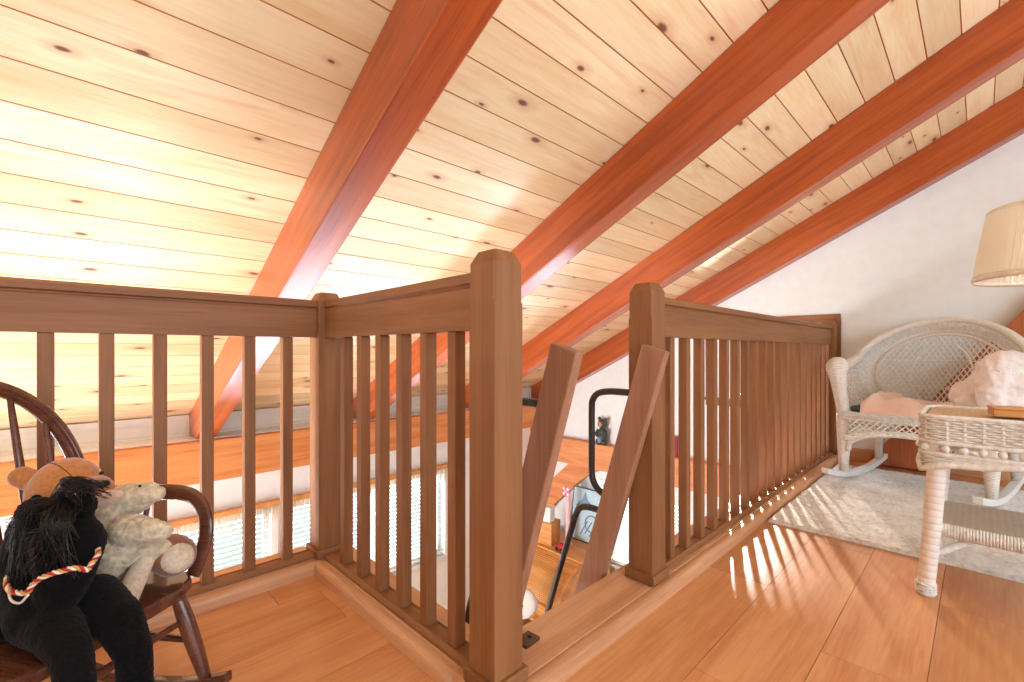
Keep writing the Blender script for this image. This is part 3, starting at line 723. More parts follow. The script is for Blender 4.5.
# aprons: woven rail over lattice with an arched lower edge
def apron(f0, f1, name):
    mb = MB(); a, b = Vector(f0), Vector(f1); L = (b-a).length; d = (b-a)/L; nrm = Vector((d.y, -d.x, 0))
    def low(u): return 0.405-0.14+0.07*sin(pi*u)**0.8
    for i in range(int(L/0.0095)):            # vertical staves of the rail
        p = a+d*(i*0.0095+0.004); mb.tube([p+Vector((0, 0, 0.455)), p+nrm*0.008+Vector((0, 0, 0.44)), p+Vector((0, 0, 0.418))], 0.0042, 5)
    for z in (0.449, 0.439, 0.429):
        mb.tube([a+d*(L*j/70)+nrm*(0.006+0.005*(j % 2))+Vector((0, 0, z)) for j in range(71)], 0.0042, 4)
    for sg in (-1, 1):
        c = -0.3
        while c < L+0.3:
            P = []
            for i in range(25):
                z = 0.24+0.178*i/24; q = c+sg*(z-0.34)*1.0
                if 0.03 < q < L-0.03 and z > low(q/L): P.append(a+d*q+nrm*(sg*0.003)+Vector((0, 0, z)))
            if len(P) > 2: mb.tube(P, 0.0042, 5)
            c += 0.036
    P = [a+d*(L*(0.02+0.96*i/30))+Vector((0, 0, low(0.02+0.96*i/30))) for i in range(31)]
    mb.tube(P, 0.013, 8); mb.tube([p+Vector((0, 0, 0.018)) for p in P], 0.008, 6)
    mb.tube([a+Vector((0, 0, 0.418)), b+Vector((0, 0, 0.418))], 0.008, 6); mb.build(name, M['strand'], t)
apron((0.325, -0.34, 0), (0.325, 0.34, 0), 'front_apron'); apron((-0.25, 0.345, 0), (0.27, 0.352, 0), 'side_apron'); apron((-0.25, -0.345, 0), (0.27, -0.352, 0), 'side_apron')
for s in (-1, 1):                              # curved brackets at the leg tops
    mb = MB(); mb.tube(smoothpath([(0.30, s*(HY-0.025), 0.20), (0.31, s*(HY-0.05), 0.26), (0.318, s*(HY-0.12), 0.30), (0.322, s*(HY-0.2), 0.33)], 5), [0.020]*3+[0.016]*13, 8); mb.build('leg_bracket', M['wick'], t)
Wc = Matrix.Translation(t.location) @ Matrix.Rotation(t.rotation_euler[2], 4, 'Z')
# cushion
mb = MB()
def cush(u, v, s=1):
    x = -0.23+0.53*u; y = -0.325+0.65*v; r = 1-max(abs(2*u-1), abs(2*v-1))**8
    return x, y, r
def cf(s):
    def f(u, v):
        x, y, r = cush(u, v); p = Wc @ Vector((x, y, 0.47+s*0.030*max(0, r)**0.5)); return p
    return f
mb.grid(cf(1), 24, 28); mb.grid(cf(-1), 24, 28)
tag(mb.build('seat_cushion', M['green']), 'dark green seat cushion under the pink blanket in the wicker chair', 'cushion')
# pink blanket spread on the cushion, with folds and a rolled edge
def blanket(name, mat, label, x0, x1, y0, y1, zb_, amp, seed, nx=70, ny=90, fold=0.03, hump=None, hang=None):
    def hg(x): return (x, 0) if hang is None or x < hang else (hang+(x-hang)*0.30, -(x-hang)*0.95)
    mb = MB()
    def top(u, v):
        x = x0+(x1-x0)*u; y = y0+(y1-y0)*v
        e = min(u, 1-u, v, 1-v); r = min(1, e/0.10)
        z = zb_+amp*sqrt(max(0, 1-(1-r)**2))+fold*max(0, noise.noise(Vector((x*4+seed, y*9, seed))))*r+0.012*noise.noise(Vector((x*14, y*14, seed)))*r
        if hump: z += r*hump(x, y)
        x, dz_ = hg(x); z += dz_
        xx = x+0.03*noise.noise(Vector((y*5, seed, 1))); yy = y+0.04*noise.noise(Vector((x*5, seed, 2)))
        return Wc @ Vector((xx, yy, z))
    def bot(u, v):
        x = x0+(x1-x0)*u; y = y0+(y1-y0)*v; x, dz_ = hg(x); xx = x+0.03*noise.noise(Vector((y*5, seed, 1)))-(0.010 if dz_ else 0); yy = y+0.04*noise.noise(Vector((x*5, seed, 2)))
        return Wc @ Vector((xx, yy, zb_+dz_))
    mb.grid(top, nx, ny); mb.grid(bot, nx, ny)
    tag(mb.build(name, mat), label, 'blanket')
def over_edge(x, y):
    front = 0.012*math.exp(-((x-0.37)/0.02)**2)
    roll = 0.040*math.exp(-((y+0.20)/0.05)**2)+0.022*math.exp(-((x-0.255)/0.05)**2)
    folds = 0.022*sin(y*26+x*9)*math.exp(-((x-0.20)/0.12)**2)
    return front+roll+folds
blanket('pink_blanket', M['blanket'], 'pale pink blanket folded over the seat of the wicker rocking chair', -0.17, 0.375, -0.235, 0.235, 0.503, 0.018, 3.1, hump=over_edge, hang=0.312)
thp = [(-0.10, 0.30, 0.62), (0.05, 0.34, 0.66), (0.18, 0.35, 0.68), (0.26, 0.33, 0.66), (0.30, 0.30, 0.58)]
mbl = []
for p_, r_ in chain([Wc @ Vector((-0.06, 0.365, 0.775)), Wc @ Vector((0.08, 0.365, 0.755)), Wc @ Vector((0.20, 0.360, 0.765)), Wc @ Vector((0.30, 0.365, 0.735)), Wc @ Vector((0.335, 0.36, 0.66)), Wc @ Vector((0.33, 0.35, 0.58))], [0.080, 0.078, 0.082, 0.078, 0.068, 0.062], 5): mbl.append((p_, r_))
for p_, r_ in chain([Wc @ Vector((-0.05, 0.27, 0.62)), Wc @ Vector((0.10, 0.25, 0.60)), Wc @ Vector((0.22, 0.24, 0.60))], [0.075, 0.085, 0.075], 4): mbl.append((p_, r_))
for p_, r_ in chain([Wc @ Vector((0.02, 0.33, 0.72)), Wc @ Vector((0.05, 0.25, 0.60))], [0.085, 0.080], 4): mbl.append((p_, r_))
for p_, r_ in chain([Wc @ Vector((0.22, 0.34, 0.72)), Wc @ Vector((0.24, 0.25, 0.58))], [0.080, 0.070], 4): mbl.append((p_, r_))
for p_, r_ in chain([Wc @ Vector((-0.06, 0.43, 0.70)), Wc @ Vector((0.12, 0.44, 0.68)), Wc @ Vector((0.28, 0.42, 0.66))], [0.075, 0.080, 0.075], 5): mbl.append((p_, r_))
for p_, r_ in chain([Wc @ Vector((-0.02, 0.44, 0.62)), Wc @ Vector((0.12, 0.44, 0.56)), Wc @ Vector((0.28, 0.42, 0.58))], [0.065, 0.070, 0.060], 5): mbl.append((p_, r_))
THROW = mbl

# ================================================================ white wicker side table
TX0, TX1, TY0, TY1 = 2.180, 2.60, -0.48, 0.152
t = thing('wicker_side_table', 'white wicker side table with beaded apron and lower shelf', 'side table', ((TX0+TX1)/2, (TY0+TY1)/2, 0))
HX, HYt = (TX1-TX0)/2, (TY1-TY0)/2
def rrect(hx, hy, r, n_=6):
    P = []
    for cx, cy, a0 in ((hx-r, hy-r, 0), (-hx+r, hy-r, pi/2), (-hx+r, -hy+r, pi), (hx-r, -hy+r, 3*pi/2)):
        for i in range(n_+1):
            a = a0+pi/2*i/n_; P.append((cx+r*cos(a), cy+r*sin(a)))
    return P
mb = MB(); mb.prism(rrect(HX-0.012, HYt-0.012, 0.05), 'z', 0.607, 0.635); mb.build('table_top', M['wick_top'], t, bevel=0.008)
def dens(P, step):
    out = []; n_ = len(P)
    for i in range(n_):
        a, b = Vector((*P[i], 0)), Vector((*P[(i+1) % n_], 0)); L = (b-a).length; m_ = max(1, int(L/step))
        for j in range(m_): out.append(a+(b-a)*j/m_)
    return out
mb = MB(); ring = dens(rrect(HX, HYt, 0.06), 0.011); nr = len(ring)
def lift(p, z):                                # the lower weave is scooped up between the legs
    m = 1-min(1, abs(p.y)/HYt)**4 if abs(p.x) > HX-0.03 else 1-min(1, abs(p.x)/HX)**4
    return z+0.048*max(0, m)*max(0, (0.506-z)/0.07) if z < 0.506 else z
def weave(z0, z1, row=0.0085):
    z = z0; k = 0
    while z <= z1:
        P = []
        for i, p in enumerate(ring):
            d = (p/max(HX, HYt)).normalized(); P.append(p+d*(0.0035*(1 if (i//2+k) % 2 else -1))+Vector((0, 0, lift(p, z))))
        mb.tube(P, 0.0044, 4, closed=True); z += row; k += 1
weave(0.550, 0.630); weave(0.447, 0.502)
for i in range(0, nr, 4): mb.tube([ring[i]+Vector((0, 0, lift(ring[i], 0.440))), ring[i]+Vector((0, 0, 0.633))], 0.0046, 5)
for z in (0.635, 0.546, 0.506): mb.tube([p+Vector((0, 0, z)) for p in ring], 0.008, 8, closed=True)
P = [p*1.01+Vector((0, 0, lift(p, 0.437)+0.004*sin(i*2*pi/nr*10))) for i, p in enumerate(ring)]; mb.tube(P, 0.011, 8, closed=True)
ap = mb.build('woven_apron', M['strand'], t)
mb = MB()
for za, zb3 in ((0.548, 0.632), (0.445, 0.504)):
    o = len(mb.v); q = [p*0.994 for p in ring]
    for z in (za, zb3):
        for p in q: mb.v.append(Vector((p.x, p.y, lift(p, z))))
    q = [p*0.975 for p in ring]
    for z in (zb3, za):
        for p in q: mb.v.append(Vector((p.x, p.y, lift(p, z))))
    for k in range(4):
        for i in range(nr):
            i2 = (i+1) % nr; k2 = (k+1) % 4; mb.face([o+k*nr+i, o+k*nr+i2, o+k2*nr+i2, o+k2*nr+i])
mb.build('apron_backing', M['strand'], t)
for i in range(0, nr, 4):
    mb = MB(); p = ring[i]; mb.ball((p.x*1.01, p.y*1.01, 0.526), 0.0125, 10); mb.build('bead', M['white'], t)
for sx in (-1, 1):
    for sy in (-1, 1):
        mb = MB(); x, y = sx*(HX-0.035), sy*(HYt-0.045)
        mb.tube([(x, y, 0.62), (x, y, 0.45), (x+sx*0.012, y+sy*0.015, 0.2), (x+sx*0.02, y+sy*0.028, 0.03), (x+sx*0.02, y+sy*0.028, 0.001)], [0.030, 0.028, 0.026, 0.025, 0.025], 12, uvs=0.9)
        lg = mb.build('leg', M['wrap'], t)
        mb = MB()
        for z in (0.012, 0.022, 0.032, 0.042): mb.tube([(x+sx*0.02+0.0265*cos(a), y+sy*0.028+0.0265*sin(a), z+0.002*cos(7*a)) for a in [2*pi*i/20 for i in range(20)]], 0.0045, 5, closed=True)
        mb.build('foot_wrap', M['strand'], lg)
mb = MB(); mb.box(-HX+0.03, HX-0.03, -HYt+0.045, HYt-0.030, 0.225, 0.258); mb.build('lower_shelf', M['wick_shelf'], t, bevel=0.006)
mb = MB()
for sx in (-1, 1):
    mb = MB(); xx = sx*(HX-0.028); 
    for i in range(int((2*HYt-0.08)/0.0078)): 
        y = -HYt+0.05+i*0.0078; mb.tube([(xx, y, 0.261), (xx+sx*0.006, y, 0.242), (xx, y, 0.214)], 0.0046, 5)
    mb.build('shelf_binding', M['strand'], t)
for sx in (-1, 1):
    for sy in (-1, 1): mb = MB(); mb.tube([(sx*(HX-0.022), sy*(HYt-0.02), 0.135), (sx*(HX-0.045), sy*(HYt-0.07), 0.165), (sx*(HX-0.06), sy*(HYt-0.13), 0.213)], 0.012, 8); mb.build('brace', M['strand'], t)
# wooden box and lamp on the table
t = thing('wooden_box', 'small honey coloured wooden box on the wicker side table', 'box', (2.315, -0.080, 0.6435), radians(8))
mb = MB(); mb.box(-0.05, 0.05, -0.055, 0.055, 0, 0.022); mb.build('box_body', M['oak'], t, bevel=0.002)
mb = MB(); mb.box(-0.052, 0.052, -0.057, 0.057, 0.0225, 0.030); mb.build('lid', M['oak'], t, bevel=0.003)
LX, LY = 2.42, -0.20
t = thing('table_lamp', 'table lamp with a pleated cream shade over the wicker side table', 'lamp', (LX, LY, 0.6435))
mb = MB(); mb.lathe([(0.062, 0), (0.064, 0.012), (0.05, 0.025), (0.035, 0.04), (0.06, 0.09), (0.07, 0.14), (0.055, 0.20), (0.022, 0.25), (0.016, 0.30), (0.012, 0.31)], 28); mb.build('lamp_base', M['white'], t)
mb = MB(); mb.lathe([(0.006, 0.31), (0.006, 0.69)], 10); mb.ball((0, 0, 0.70), 0.012); mb.build('stem', M['gold'], t)
mb = MB(); NP = 66; o = len(mb.v); rb, rt, zb2, zt2 = 0.218, 0.180, 0.480, 0.715
for j in range(5):
    f = j/4; r0 = rb+(rt-rb)*f; z = zb2+(zt2-zb2)*f
    for i in range(NP*2):
        a = pi*i/NP; rr = r0+(0.006 if i % 2 else -0.006)*(1 if j in (1, 2, 3, 4) else 0.6); mb.v.append(Vector((rr*cos(a), rr*sin(a), z)))
for j in range(4):
    for i in range(NP*2):
        i2 = (i+1) % (NP*2); mb.face([o+j*NP*2+i, o+j*NP*2+i2, o+(j+1)*NP*2+i2, o+(j+1)*NP*2+i])
sh = mb.build('lamp_shade', M['shade'], t)
for r_, z, h in ((rb+0.004, zb2, 0.022), (rt+0.004, zt2, 0.012)):
    mb = MB()
    o = len(mb.v); n_ = 64
    for k, (dr, dz) in enumerate(((0, 0), (0.003, h/2), (0, h), (-0.006, h/2))):
        for i in range(n_): a = 2*pi*i/n_; mb.v.append(Vector(((r_+dr)*cos(a), (r_+dr)*sin(a), z-h/2+dz)))
    for k in range(4):
        for i in range(n_):
            i2 = (i+1) % n_; k2 = (k+1) % 4; mb.face([o+k*n_+i, o+k*n_+i2, o+k2*n_+i2, o+k2*n_+i], smooth=True)
    mb.build('shade_binding', M['ivory'], sh)
mb = MB()
for a in (0, 2*pi/3, 4*pi/3): mb.tube([(0, 0, 0.685), (rt*cos(a), rt*sin(a), 0.698)], 0.002, 5)
mb.build('spider', M['gold'], sh)
mb = MB(); mb.lathe([(0.012, 0.50), (0.014, 0.53), (0.030, 0.575), (0.032, 0.60), (0.022, 0.625), (0.001, 0.635)], 16); mb.build('bulb', M['white'], t)
bl_ = bpy.data.lights.new('lamp_bulb_glow', 'POINT'); bl_.energy = 3.8; bl_.color = (1.0, 0.95, 0.86); bl_.shadow_soft_size = 0.03
blo = bpy.data.objects.new('lamp_bulb_glow', bl_); COL.objects.link(blo); blo.location = (LX, LY-0.02, 0.6435+0.59)

# ================================================================ child's rocking chair with toys
FX, FY = 0.55, -0.835; nrm_ = sqrt(FX*FX+FY*FY); FX /= nrm_; FY /= nrm_
CX, CY = -0.024, 1.412
t = thing('windsor_rocking_chair', 'small dark brown bow-back wooden rocking chair holding the stuffed toys', 'rocking chair', (CX, CY, 0.0), math.atan2(FY, FX))
Wr = Matrix.Translation((CX, CY, 0)) @ Matrix.Rotation(math.atan2(FY, FX), 4, 'Z')
# local: +x forward, +y = left of sitter = far side from the camera
SH = 0.292
mb = MB(); seat = []
for i in range(40):
    a = 2*pi*i/40; cx, cy = cos(a), sin(a); p = 4.2
    r = (abs(cx)**p+abs(cy)**p)**(-1/p); x = 0.185*cx*r; y = (0.248 if x > 0 else 0.235)*cy*r*(1-0.10*max(0, -x/0.185)); seat.append((x, y))
mb.prism(seat, 'z', SH-0.030, SH); mb.build('seat', M['walnut'], t, bevel=0.008, seg=3)
def turned(a, b, name, r0, r1, mid=None):
    mb = MB(); a, b = Vector(a), Vector(b); n_ = 10
    rr = [r0+(r1-r0)*(i/n_)+(mid or 0)*sin(pi*i/n_) for i in range(n_+1)]
    mb.tube([a+(b-a)*i/n_ for i in range(n_+1)], rr, 12); return mb.build(name, M['walnut'], t)
R1 = 0.95
zk = lambda x: R1-sqrt(R1*R1-(x+0.03)**2)
legs = {}
for s in (-1, 1):
    mb = MB(); xs = [-0.36+0.635*i/20 for i in range(21)]
    poly = [(x, zk(x)+0.0006) for x in xs]+[(x, zk(x)+0.026) for x in xs[::-1]]; mb.prism(poly, 'y', s*0.202-0.012, s*0.202+0.012); mb.build('rocker', M['walnut'], t, bevel=0.004)
    for x0, x1, yo in ((0.142, 0.207, 0.183), (-0.135, -0.20, 0.17)):
        turned((x0, s*yo, SH-0.028), (x1, s*0.202, zk(x1)+0.02), 'leg', 0.015, 0.0125, 0.005); legs[(s, x0 > 0)] = (Vector((x0, s*yo, SH-0.028)), Vector((x1, s*0.202, zk(x1)+0.02)))
def onleg(k, f): a, b = legs[k]; return a+(b-a)*f
turned(onleg((-1, True), 0.30), onleg((1, True), 0.30), 'stretcher', 0.006, 0.006, 0.004); turned(onleg((-1, False), 0.35), onleg((1, False), 0.35), 'stretcher', 0.006, 0.006, 0.004)
for s in (-1, 1): turned(onleg((s, False), 0.55), onleg((s, True), 0.55), 'stretcher', 0.006, 0.006, 0.004)
# bow back
def bow(th):                                   # th 0..pi
    y = 0.222*math.copysign(abs(cos(th))**0.9, cos(th)); z = 0.50+0.288*sin(th)
    return Vector((-0.17-0.22*(z-SH), y, z))
P = [(-0.160, 0.205, SH-0.01), (-0.176, 0.218, 0.38)]+[bow(pi*i/24) for i in range(25)]+[(-0.176, -0.218, 0.38), (-0.160, -0.205, SH-0.01)]
mb = MB(); mb.tube(smoothpath(P, 2), (0.0185), 12); mb.tube([p+Vector((0.017, 0, -0.0)) for p in smoothpath(P, 2)], 0.008, 8); mb.build('bow', M['walnut'], t)
for y in (-0.14, -0.085, -0.028, 0.028, 0.085, 0.14):
    c = max(-1, min(1, math.copysign((abs(y)*1.18/0.222)**(1/0.9), y))); zz = 0.50+0.288*sqrt(max(0, 1-c*c))
    turned((-0.150, y, SH-0.01), (-0.17-0.22*(zz-SH), y*1.18, zz), 'spindle', 0.006, 0.006, 0.003)
# arms
for s in (-1, 1):
    P = smoothpath([(-0.200, s*0.222, 0.475), (-0.12, s*0.245, 0.478), (-0.02, s*0.262, 0.482), (0.06, s*0.268, 0.483), (0.115, s*0.264, 0.470), (0.148, s*0.258, 0.430), (0.158, s*0.250, 0.380), (0.150, s*0.242, 0.335), (0.138, s*0.232, SH-0.004)], 6)
    mb = MB(); n_ = len(P); mb.tube(P, [(0.010, 0.022-0.004*abs(i/n_-0.5)) for i in range(n_)], 12, flat=(0, 1, 0)); mb.build('arm', M['walnut'], t)
    for x in (-0.10, -0.03): turned((x, s*0.215, SH-0.01), (x, s*(0.247+0.01*(x > -0.05)), 0.476), 'spindle', 0.006, 0.005, 0.002)

# ---- soft toys: blobs fused into one skin
def plush(name, blobs, mat, parent=None, vox=0.005, disp=0.0, dscale=0.02, label=None, cat=None, group=None, smooth=6):
    mb = MB()
    for c, r in blobs: mb.ball(c, r, 16)
    o = mb.build(name, mat, parent)
    rm = o.modifiers.new('fuse', 'REMESH'); rm.mode = 'VOXEL'; rm.voxel_size = vox; rm.use_smooth_shade = True
    sm = o.modifiers.new('smooth', 'SMOOTH'); sm.iterations = smooth; sm.factor = 0.5
    if disp:
        tx = bpy.data.textures.new(name, 'CLOUDS'); tx.noise_scale = dscale; dm = o.modifiers.new('pile', 'DISPLACE'); dm.texture = tx; dm.strength = disp; dm.texture_coords = 'LOCAL'
    if label: tag(o, label, cat, group)
    return o
plush('white_throw', THROW, M['throw'], None, 0.007, disp=0.045, dscale=0.07, smooth=5, label='fluffy white and pink throw heaped over the right arm of the wicker chair', cat='blanket')
RT = Vector((SA, -CA, 0)); UP = Vector((0, 0, 1)); FW_ = Vector((CA, SA, 0))
# teddy bear, slumped back in the chair, legs toward the front edge
hc = at(63, 492, 1.13)
bt = thing('teddy_bear', 'tan teddy bear with cream foot pads slumped in the small rocking chair', 'teddy bear', (hc.x, hc.y, SH))
bt_inv = Matrix.Translation(bt.location).inverted()
def L_(p): return bt_inv @ Vector(p)
bodyc = at(72, 560, 1.17)
foot1 = at(174, 556, 1.15); foot2 = at(128, 584, 1.085)
bl = [(L_(hc), 0.070), (L_(hc+UP*0.014+RT*0.01), 0.070), (L_(at(95, 492, 1.11)), 0.040)]
bl += chain([L_(at(66, 520, 1.15)), L_(at(80, 560, 1.16))], [0.050, 0.050])
bl += chain([L_(at(90, 566, 1.18)), L_(foot1-RT*0.012)], [0.030, 0.034])
bl += chain([L_(at(88, 575, 1.12)), L_(at(124, 578, 1.10))], [0.032, 0.030])
bl += [(L_(at(30, 480, 1.12)), 0.026), (L_(at(22, 477, 1.12)), 0.026)]
body = plush('bear_body', bl, M['bear'], bt, 0.0045)
# foot pads and feet
mb_f = plush('foot', [(L_(foot1), 0.049), (L_(foot1+UP*0.004-RT*0.008), 0.049)], M['bear_dark'], bt, 0.005)
mb = MB(); nr_ = (RT*0.75-FW_*0.62+UP*0.12).normalized(); Rm = nr_.to_track_quat('Z', 'Y').to_matrix()
mb.ball(L_(foot1+nr_*0.021), (0.038, 0.038, 0.031), 20, R=Rm); mb.build('foot_pad', M['sole'], bt)
plush('foot_pad', chain([L_(at(144, 562, 1.085)), L_(at(126, 598, 1.03))], [0.021, 0.026]), M['sole'], bt, 0.004)
mb = MB(); mb.ball(L_(at(97, 484, 1.055)), (0.026, 0.026, 0.016), 14); mb.build('snout', M['snout'], bt)
mb = MB(); mb.ball(L_(at(103, 484, 1.020)), (0.013, 0.013, 0.008), 12); mb.build('nose', M['eye'], bt)
mb = MB(); mb.ball(L_(at(101.5, 473, 1.058)), 0.0045, 10); mb.ball(L_(at(76, 481, 1.053)), 0.0045, 10); mb.build('eye', M['eye'], bt)
mb = MB(); P = smoothpath([L_(hc+Vector(v)) for v in []] or [L_(at(42, 463, 1.075)), L_(at(55, 464, 1.060)), L_(at(66, 471, 1.050)), L_(at(74, 478, 1.048))], 5)
mb.tube(P, 0.0012, 5); mb.build('seam', M['seam'], bt)
# cream fleece lamb lying across the bear's lap
lc = at(112, 545, 1.10)
lt = thing('plush_lamb', 'cream curly fleece lamb lying on the teddy bear lap', 'stuffed toy', (lc.x, lc.y, SH))
inv = Matrix.Translation(lt.location).inverted(); l_ = lambda p: inv @ Vector(p)
bl = chain([l_(at(108, 505, 1.10)), l_(at(130, 500, 1.11)), l_(at(150, 493, 1.11)), l_(at(157, 494, 1.11))], [0.034, 0.040, 0.025, 0.018])
bl += chain([l_(at(112, 512, 1.09)), l_(at(112, 545, 1.08)), l_(at(106, 568, 1.07))], [0.034, 0.056, 0.045])
bl += chain([l_(at(128, 530, 1.06)), l_(at(148, 530, 1.06)), l_(at(163, 531, 1.07))], [0.036, 0.027, 0.020])
bl += chain([l_(at(130, 555, 1.08)), l_(at(150, 552, 1.10)), l_(at(163, 547, 1.12))], [0.026, 0.022, 0.018])
plush('lamb_body', bl, M['lamb'], lt, 0.004, disp=0.009, dscale=0.010, smooth=3)
e1 = at(107, 499, 1.035); mb = MB(); Re = (RT*0.9+UP*0.35).normalized().to_track_quat('X', 'Z').to_matrix()
mb.ball(l_(e1), (0.040, 0.010, 0.016), 16, R=Re); mb.build('ear', M['pinkish'], lt)
mb = MB(); mb.ball(l_(at(140, 486, 1.085)), 0.0035, 8); mb.build('eye', M['eye'], lt)
# black horse hanging over the front edge of the seat
hh = at(70, 545, 0.93)
ht = thing('plush_horse', 'black plush horse with a twisted red and gold rope halter on the small rocking chair', 'stuffed toy', (hh.x, hh.y, SH))
inv2 = Matrix.Translation(ht.location).inverted(); h_ = lambda p: inv2 @ Vector(p)
bl = chain([h_(at(58, 528, 0.95)), h_(at(70, 545, 0.93)), h_(at(66, 575, 0.905)), h_(at(60, 590, 0.89))], [0.052, 0.058, 0.046, 0.040])
bl += chain([h_(at(74, 512, 0.95)), h_(at(86, 504, 0.95))], [0.034, 0.020])
bl += chain([h_(at(40, 530, 0.98)), h_(at(34, 572, 0.96)), h_(at(44, 608, 0.91))], [0.052, 0.058, 0.060])
bl += chain([h_(at(46, 612, 0.90)), h_(at(68, 607, 0.94)), h_(at(90, 600, 0.97))], [0.060, 0.048, 0.048])
bl += chain([h_(at(94, 600, 0.96)), h_(at(119, 620, 0.92)), h_(at(134, 652, 0.90)), h_(at(136, 700, 0.90))], [0.050, 0.040, 0.031, 0.030])
bl += chain([h_(at(40, 618, 0.90)), h_(at(56, 630, 0.86)), h_(at(71, 652, 0.83)), h_(at(77, 690, 0.80)), h_(at(79, 730, 0.80))], [0.050, 0.040, 0.032, 0.028, 0.028])
bl += chain([h_(at(22, 585, 1.0)), h_(at(14, 612, 0.93))], [0.045, 0.052])
plush('horse_body', bl, M['black'], ht, 0.0045, disp=0.004, dscale=0.008, smooth=4)
for e in (at(86, 499, 0.925), at(36, 507, 0.95)):
    mb = MB(); mb.ball(h_(e), (0.014, 0.012, 0.026), 12); mb.build('ear', M['black'], ht)
mb = MB(); rnd = random.Random(3)
for i in range(420):                           # mane: long loose hairs falling from the poll over the brow and down the neck
    f = rnd.random(); sx = 62+rnd.uniform(-22, 22); a = at(sx, 497+abs(sx-62)*0.5, 0.925+rnd.uniform(-0.02, 0.03))
    if f < 0.5: e = at(32-rnd.uniform(0, 30), 545+rnd.uniform(-30, 60), 0.93+rnd.uniform(-0.05, 0.03)); m_ = at(34-rnd.uniform(0, 16), 512+rnd.uniform(-8, 20), 0.90)
    elif f < 0.85: e = at(40+rnd.uniform(-18, 40), 560+rnd.uniform(-30, 20), 0.865+rnd.uniform(-0.01, 0.012)); m_ = at(50+rnd.uniform(-10, 22), 525, 0.862)
    else: e = at(90+rnd.uniform(-12, 22), 490+rnd.uniform(-12, 10), 0.90); m_ = at(72+rnd.uniform(-12, 12), 485+rnd.uniform(-8, 6), 0.90)
    mb.tube(smoothpath([h_(a), h_(m_), h_(e)], 5), [0.0011]*8+[0.0007]*3, 3, cap=False)
o = mb.build('mane', M['hair'], ht); tag(o, kind='stuff')
# rope halter, three twisted cords
pathp = smoothpath([at(8, 575, 0.91), at(7, 586, 0.88), at(14, 592, 0.86), at(27, 592, 0.845), at(35, 582, 0.842), at(48, 575, 0.84), at(62, 571, 0.845), at(76, 568, 0.855), at(87, 570, 0.872), at(92, 563, 0.885), at(98, 555, 0.90), at(98, 549, 0.93)], 14)
for j, c in enumerate(('red', 'gold', 'ivory')):
    mb = MB(); P = []
    for i, p in enumerate(pathp):
        tg = (pathp[min(i+1, len(pathp)-1)]-pathp[max(i-1, 0)]).normalized(); u = tg.cross(UP).normalized(); v = tg.cross(u); a = i*0.42+j*2*pi/3
        P.append(h_(p+(u*cos(a)+v*sin(a))*0.0028))
    mb.tube(P, 0.0024, 6); mb.build('halter_cord', M[c], ht)
mb = MB(); mb.tube(smoothpath([h_(at(8, 588, 0.872)), h_(at(11, 600, 0.855)), h_(at(20, 603, 0.85)), h_(at(28, 595, 0.842))], 6), 0.0022, 6); mb.build('halter_loop', M['ivory'], ht)
# rust coloured plush toy at the frame edge
p0 = at(-14, 610, 0.93)
plush('rust_plush_toy', [(p0, 0.049), (p0-UP*0.008, 0.048), (p0-RT*0.03, 0.046)], M['rust'], None, 0.005, label='rounded rust brown plush toy at the left edge beside the black horse', cat='stuffed toy')

# ================================================================ things in the room below
def put(px, py, x=None, y=None, z=None):      # point on a known plane
    t_ = (px-512)/FPX; ux, uy, uz = CA+t_*SA, SA-t_*CA, -(py-351)/FPX
    if x is not None: d = x/ux
    elif y is not None: d = y/uy
    else: d = (z-CH)/uz
    return at(px, py, d)
# bear figurine on the girt beam
b = put(602, 446, z=-0.199); b.x = XW-0.066; b.y = 3.02
t = thing('bear_figurine', 'dark bear figurine holding a blue ball on the horizontal gable beam', 'figurine', (b.x, b.y, -0.1995), radians(165))
mb = MB()
mb.ball((0, 0, 0.10), (0.052, 0.062, 0.10), 16); mb.ball((0, 0, 0.235), (0.052, 0.058, 0.055), 16)
mb.tube([(0.005, 0.055, 0.16), (0.03, 0.07, 0.12), (0.045, 0.035, 0.10)], 0.022, 8); mb.tube([(0.005, -0.055, 0.16), (0.03, -0.07, 0.12), (0.045, -0.035, 0.10)], 0.022, 8)
mb.ball((0.02, 0.045, 0.032), (0.038, 0.034, 0.032)); mb.ball((0.02, -0.045, 0.032), (0.038, 0.034, 0.032))
mb.ball((0, 0.05, 0.285), (0.012, 0.024, 0.024)); mb.ball((0, -0.05, 0.285), (0.012, 0.024, 0.024)); mb.build('bear_body', M['darkfig'], t)
mb = MB(); mb.ball((0.038, 0, 0.232), (0.022, 0.034, 0.032)); mb.build('face', M['face'], t)
mb = MB(); mb.ball((0.055, 0, 0.225), 0.008); mb.build('nose', M['eye'], t)
mb = MB(); mb.ball((0.046, 0, 0.055), (0.02, 0.032, 0.038)); mb.build('ball', M['blue'], t)
# red sign standing on the girt
t = thing('red_sign', 'small dark red sign with pale lettering standing on the gable beam behind the right railing', 'sign', (XW-0.05, 2.20, -0.1995), radians(0))
mb = MB(); mb.box(-0.01, 0.01, -0.07, 0.07, 0, 0.20); mb.build('board', M['signred'], t, bevel=0.002)
mb = MB()
for i in range(6):
    z = 0.035+i*0.026; mb.box(-0.0125, -0.0102, -0.02+0.006*(i % 2), 0.02-0.004*(i % 3), z, z+0.007)
mb.build('lettering', M['ivory'], t)
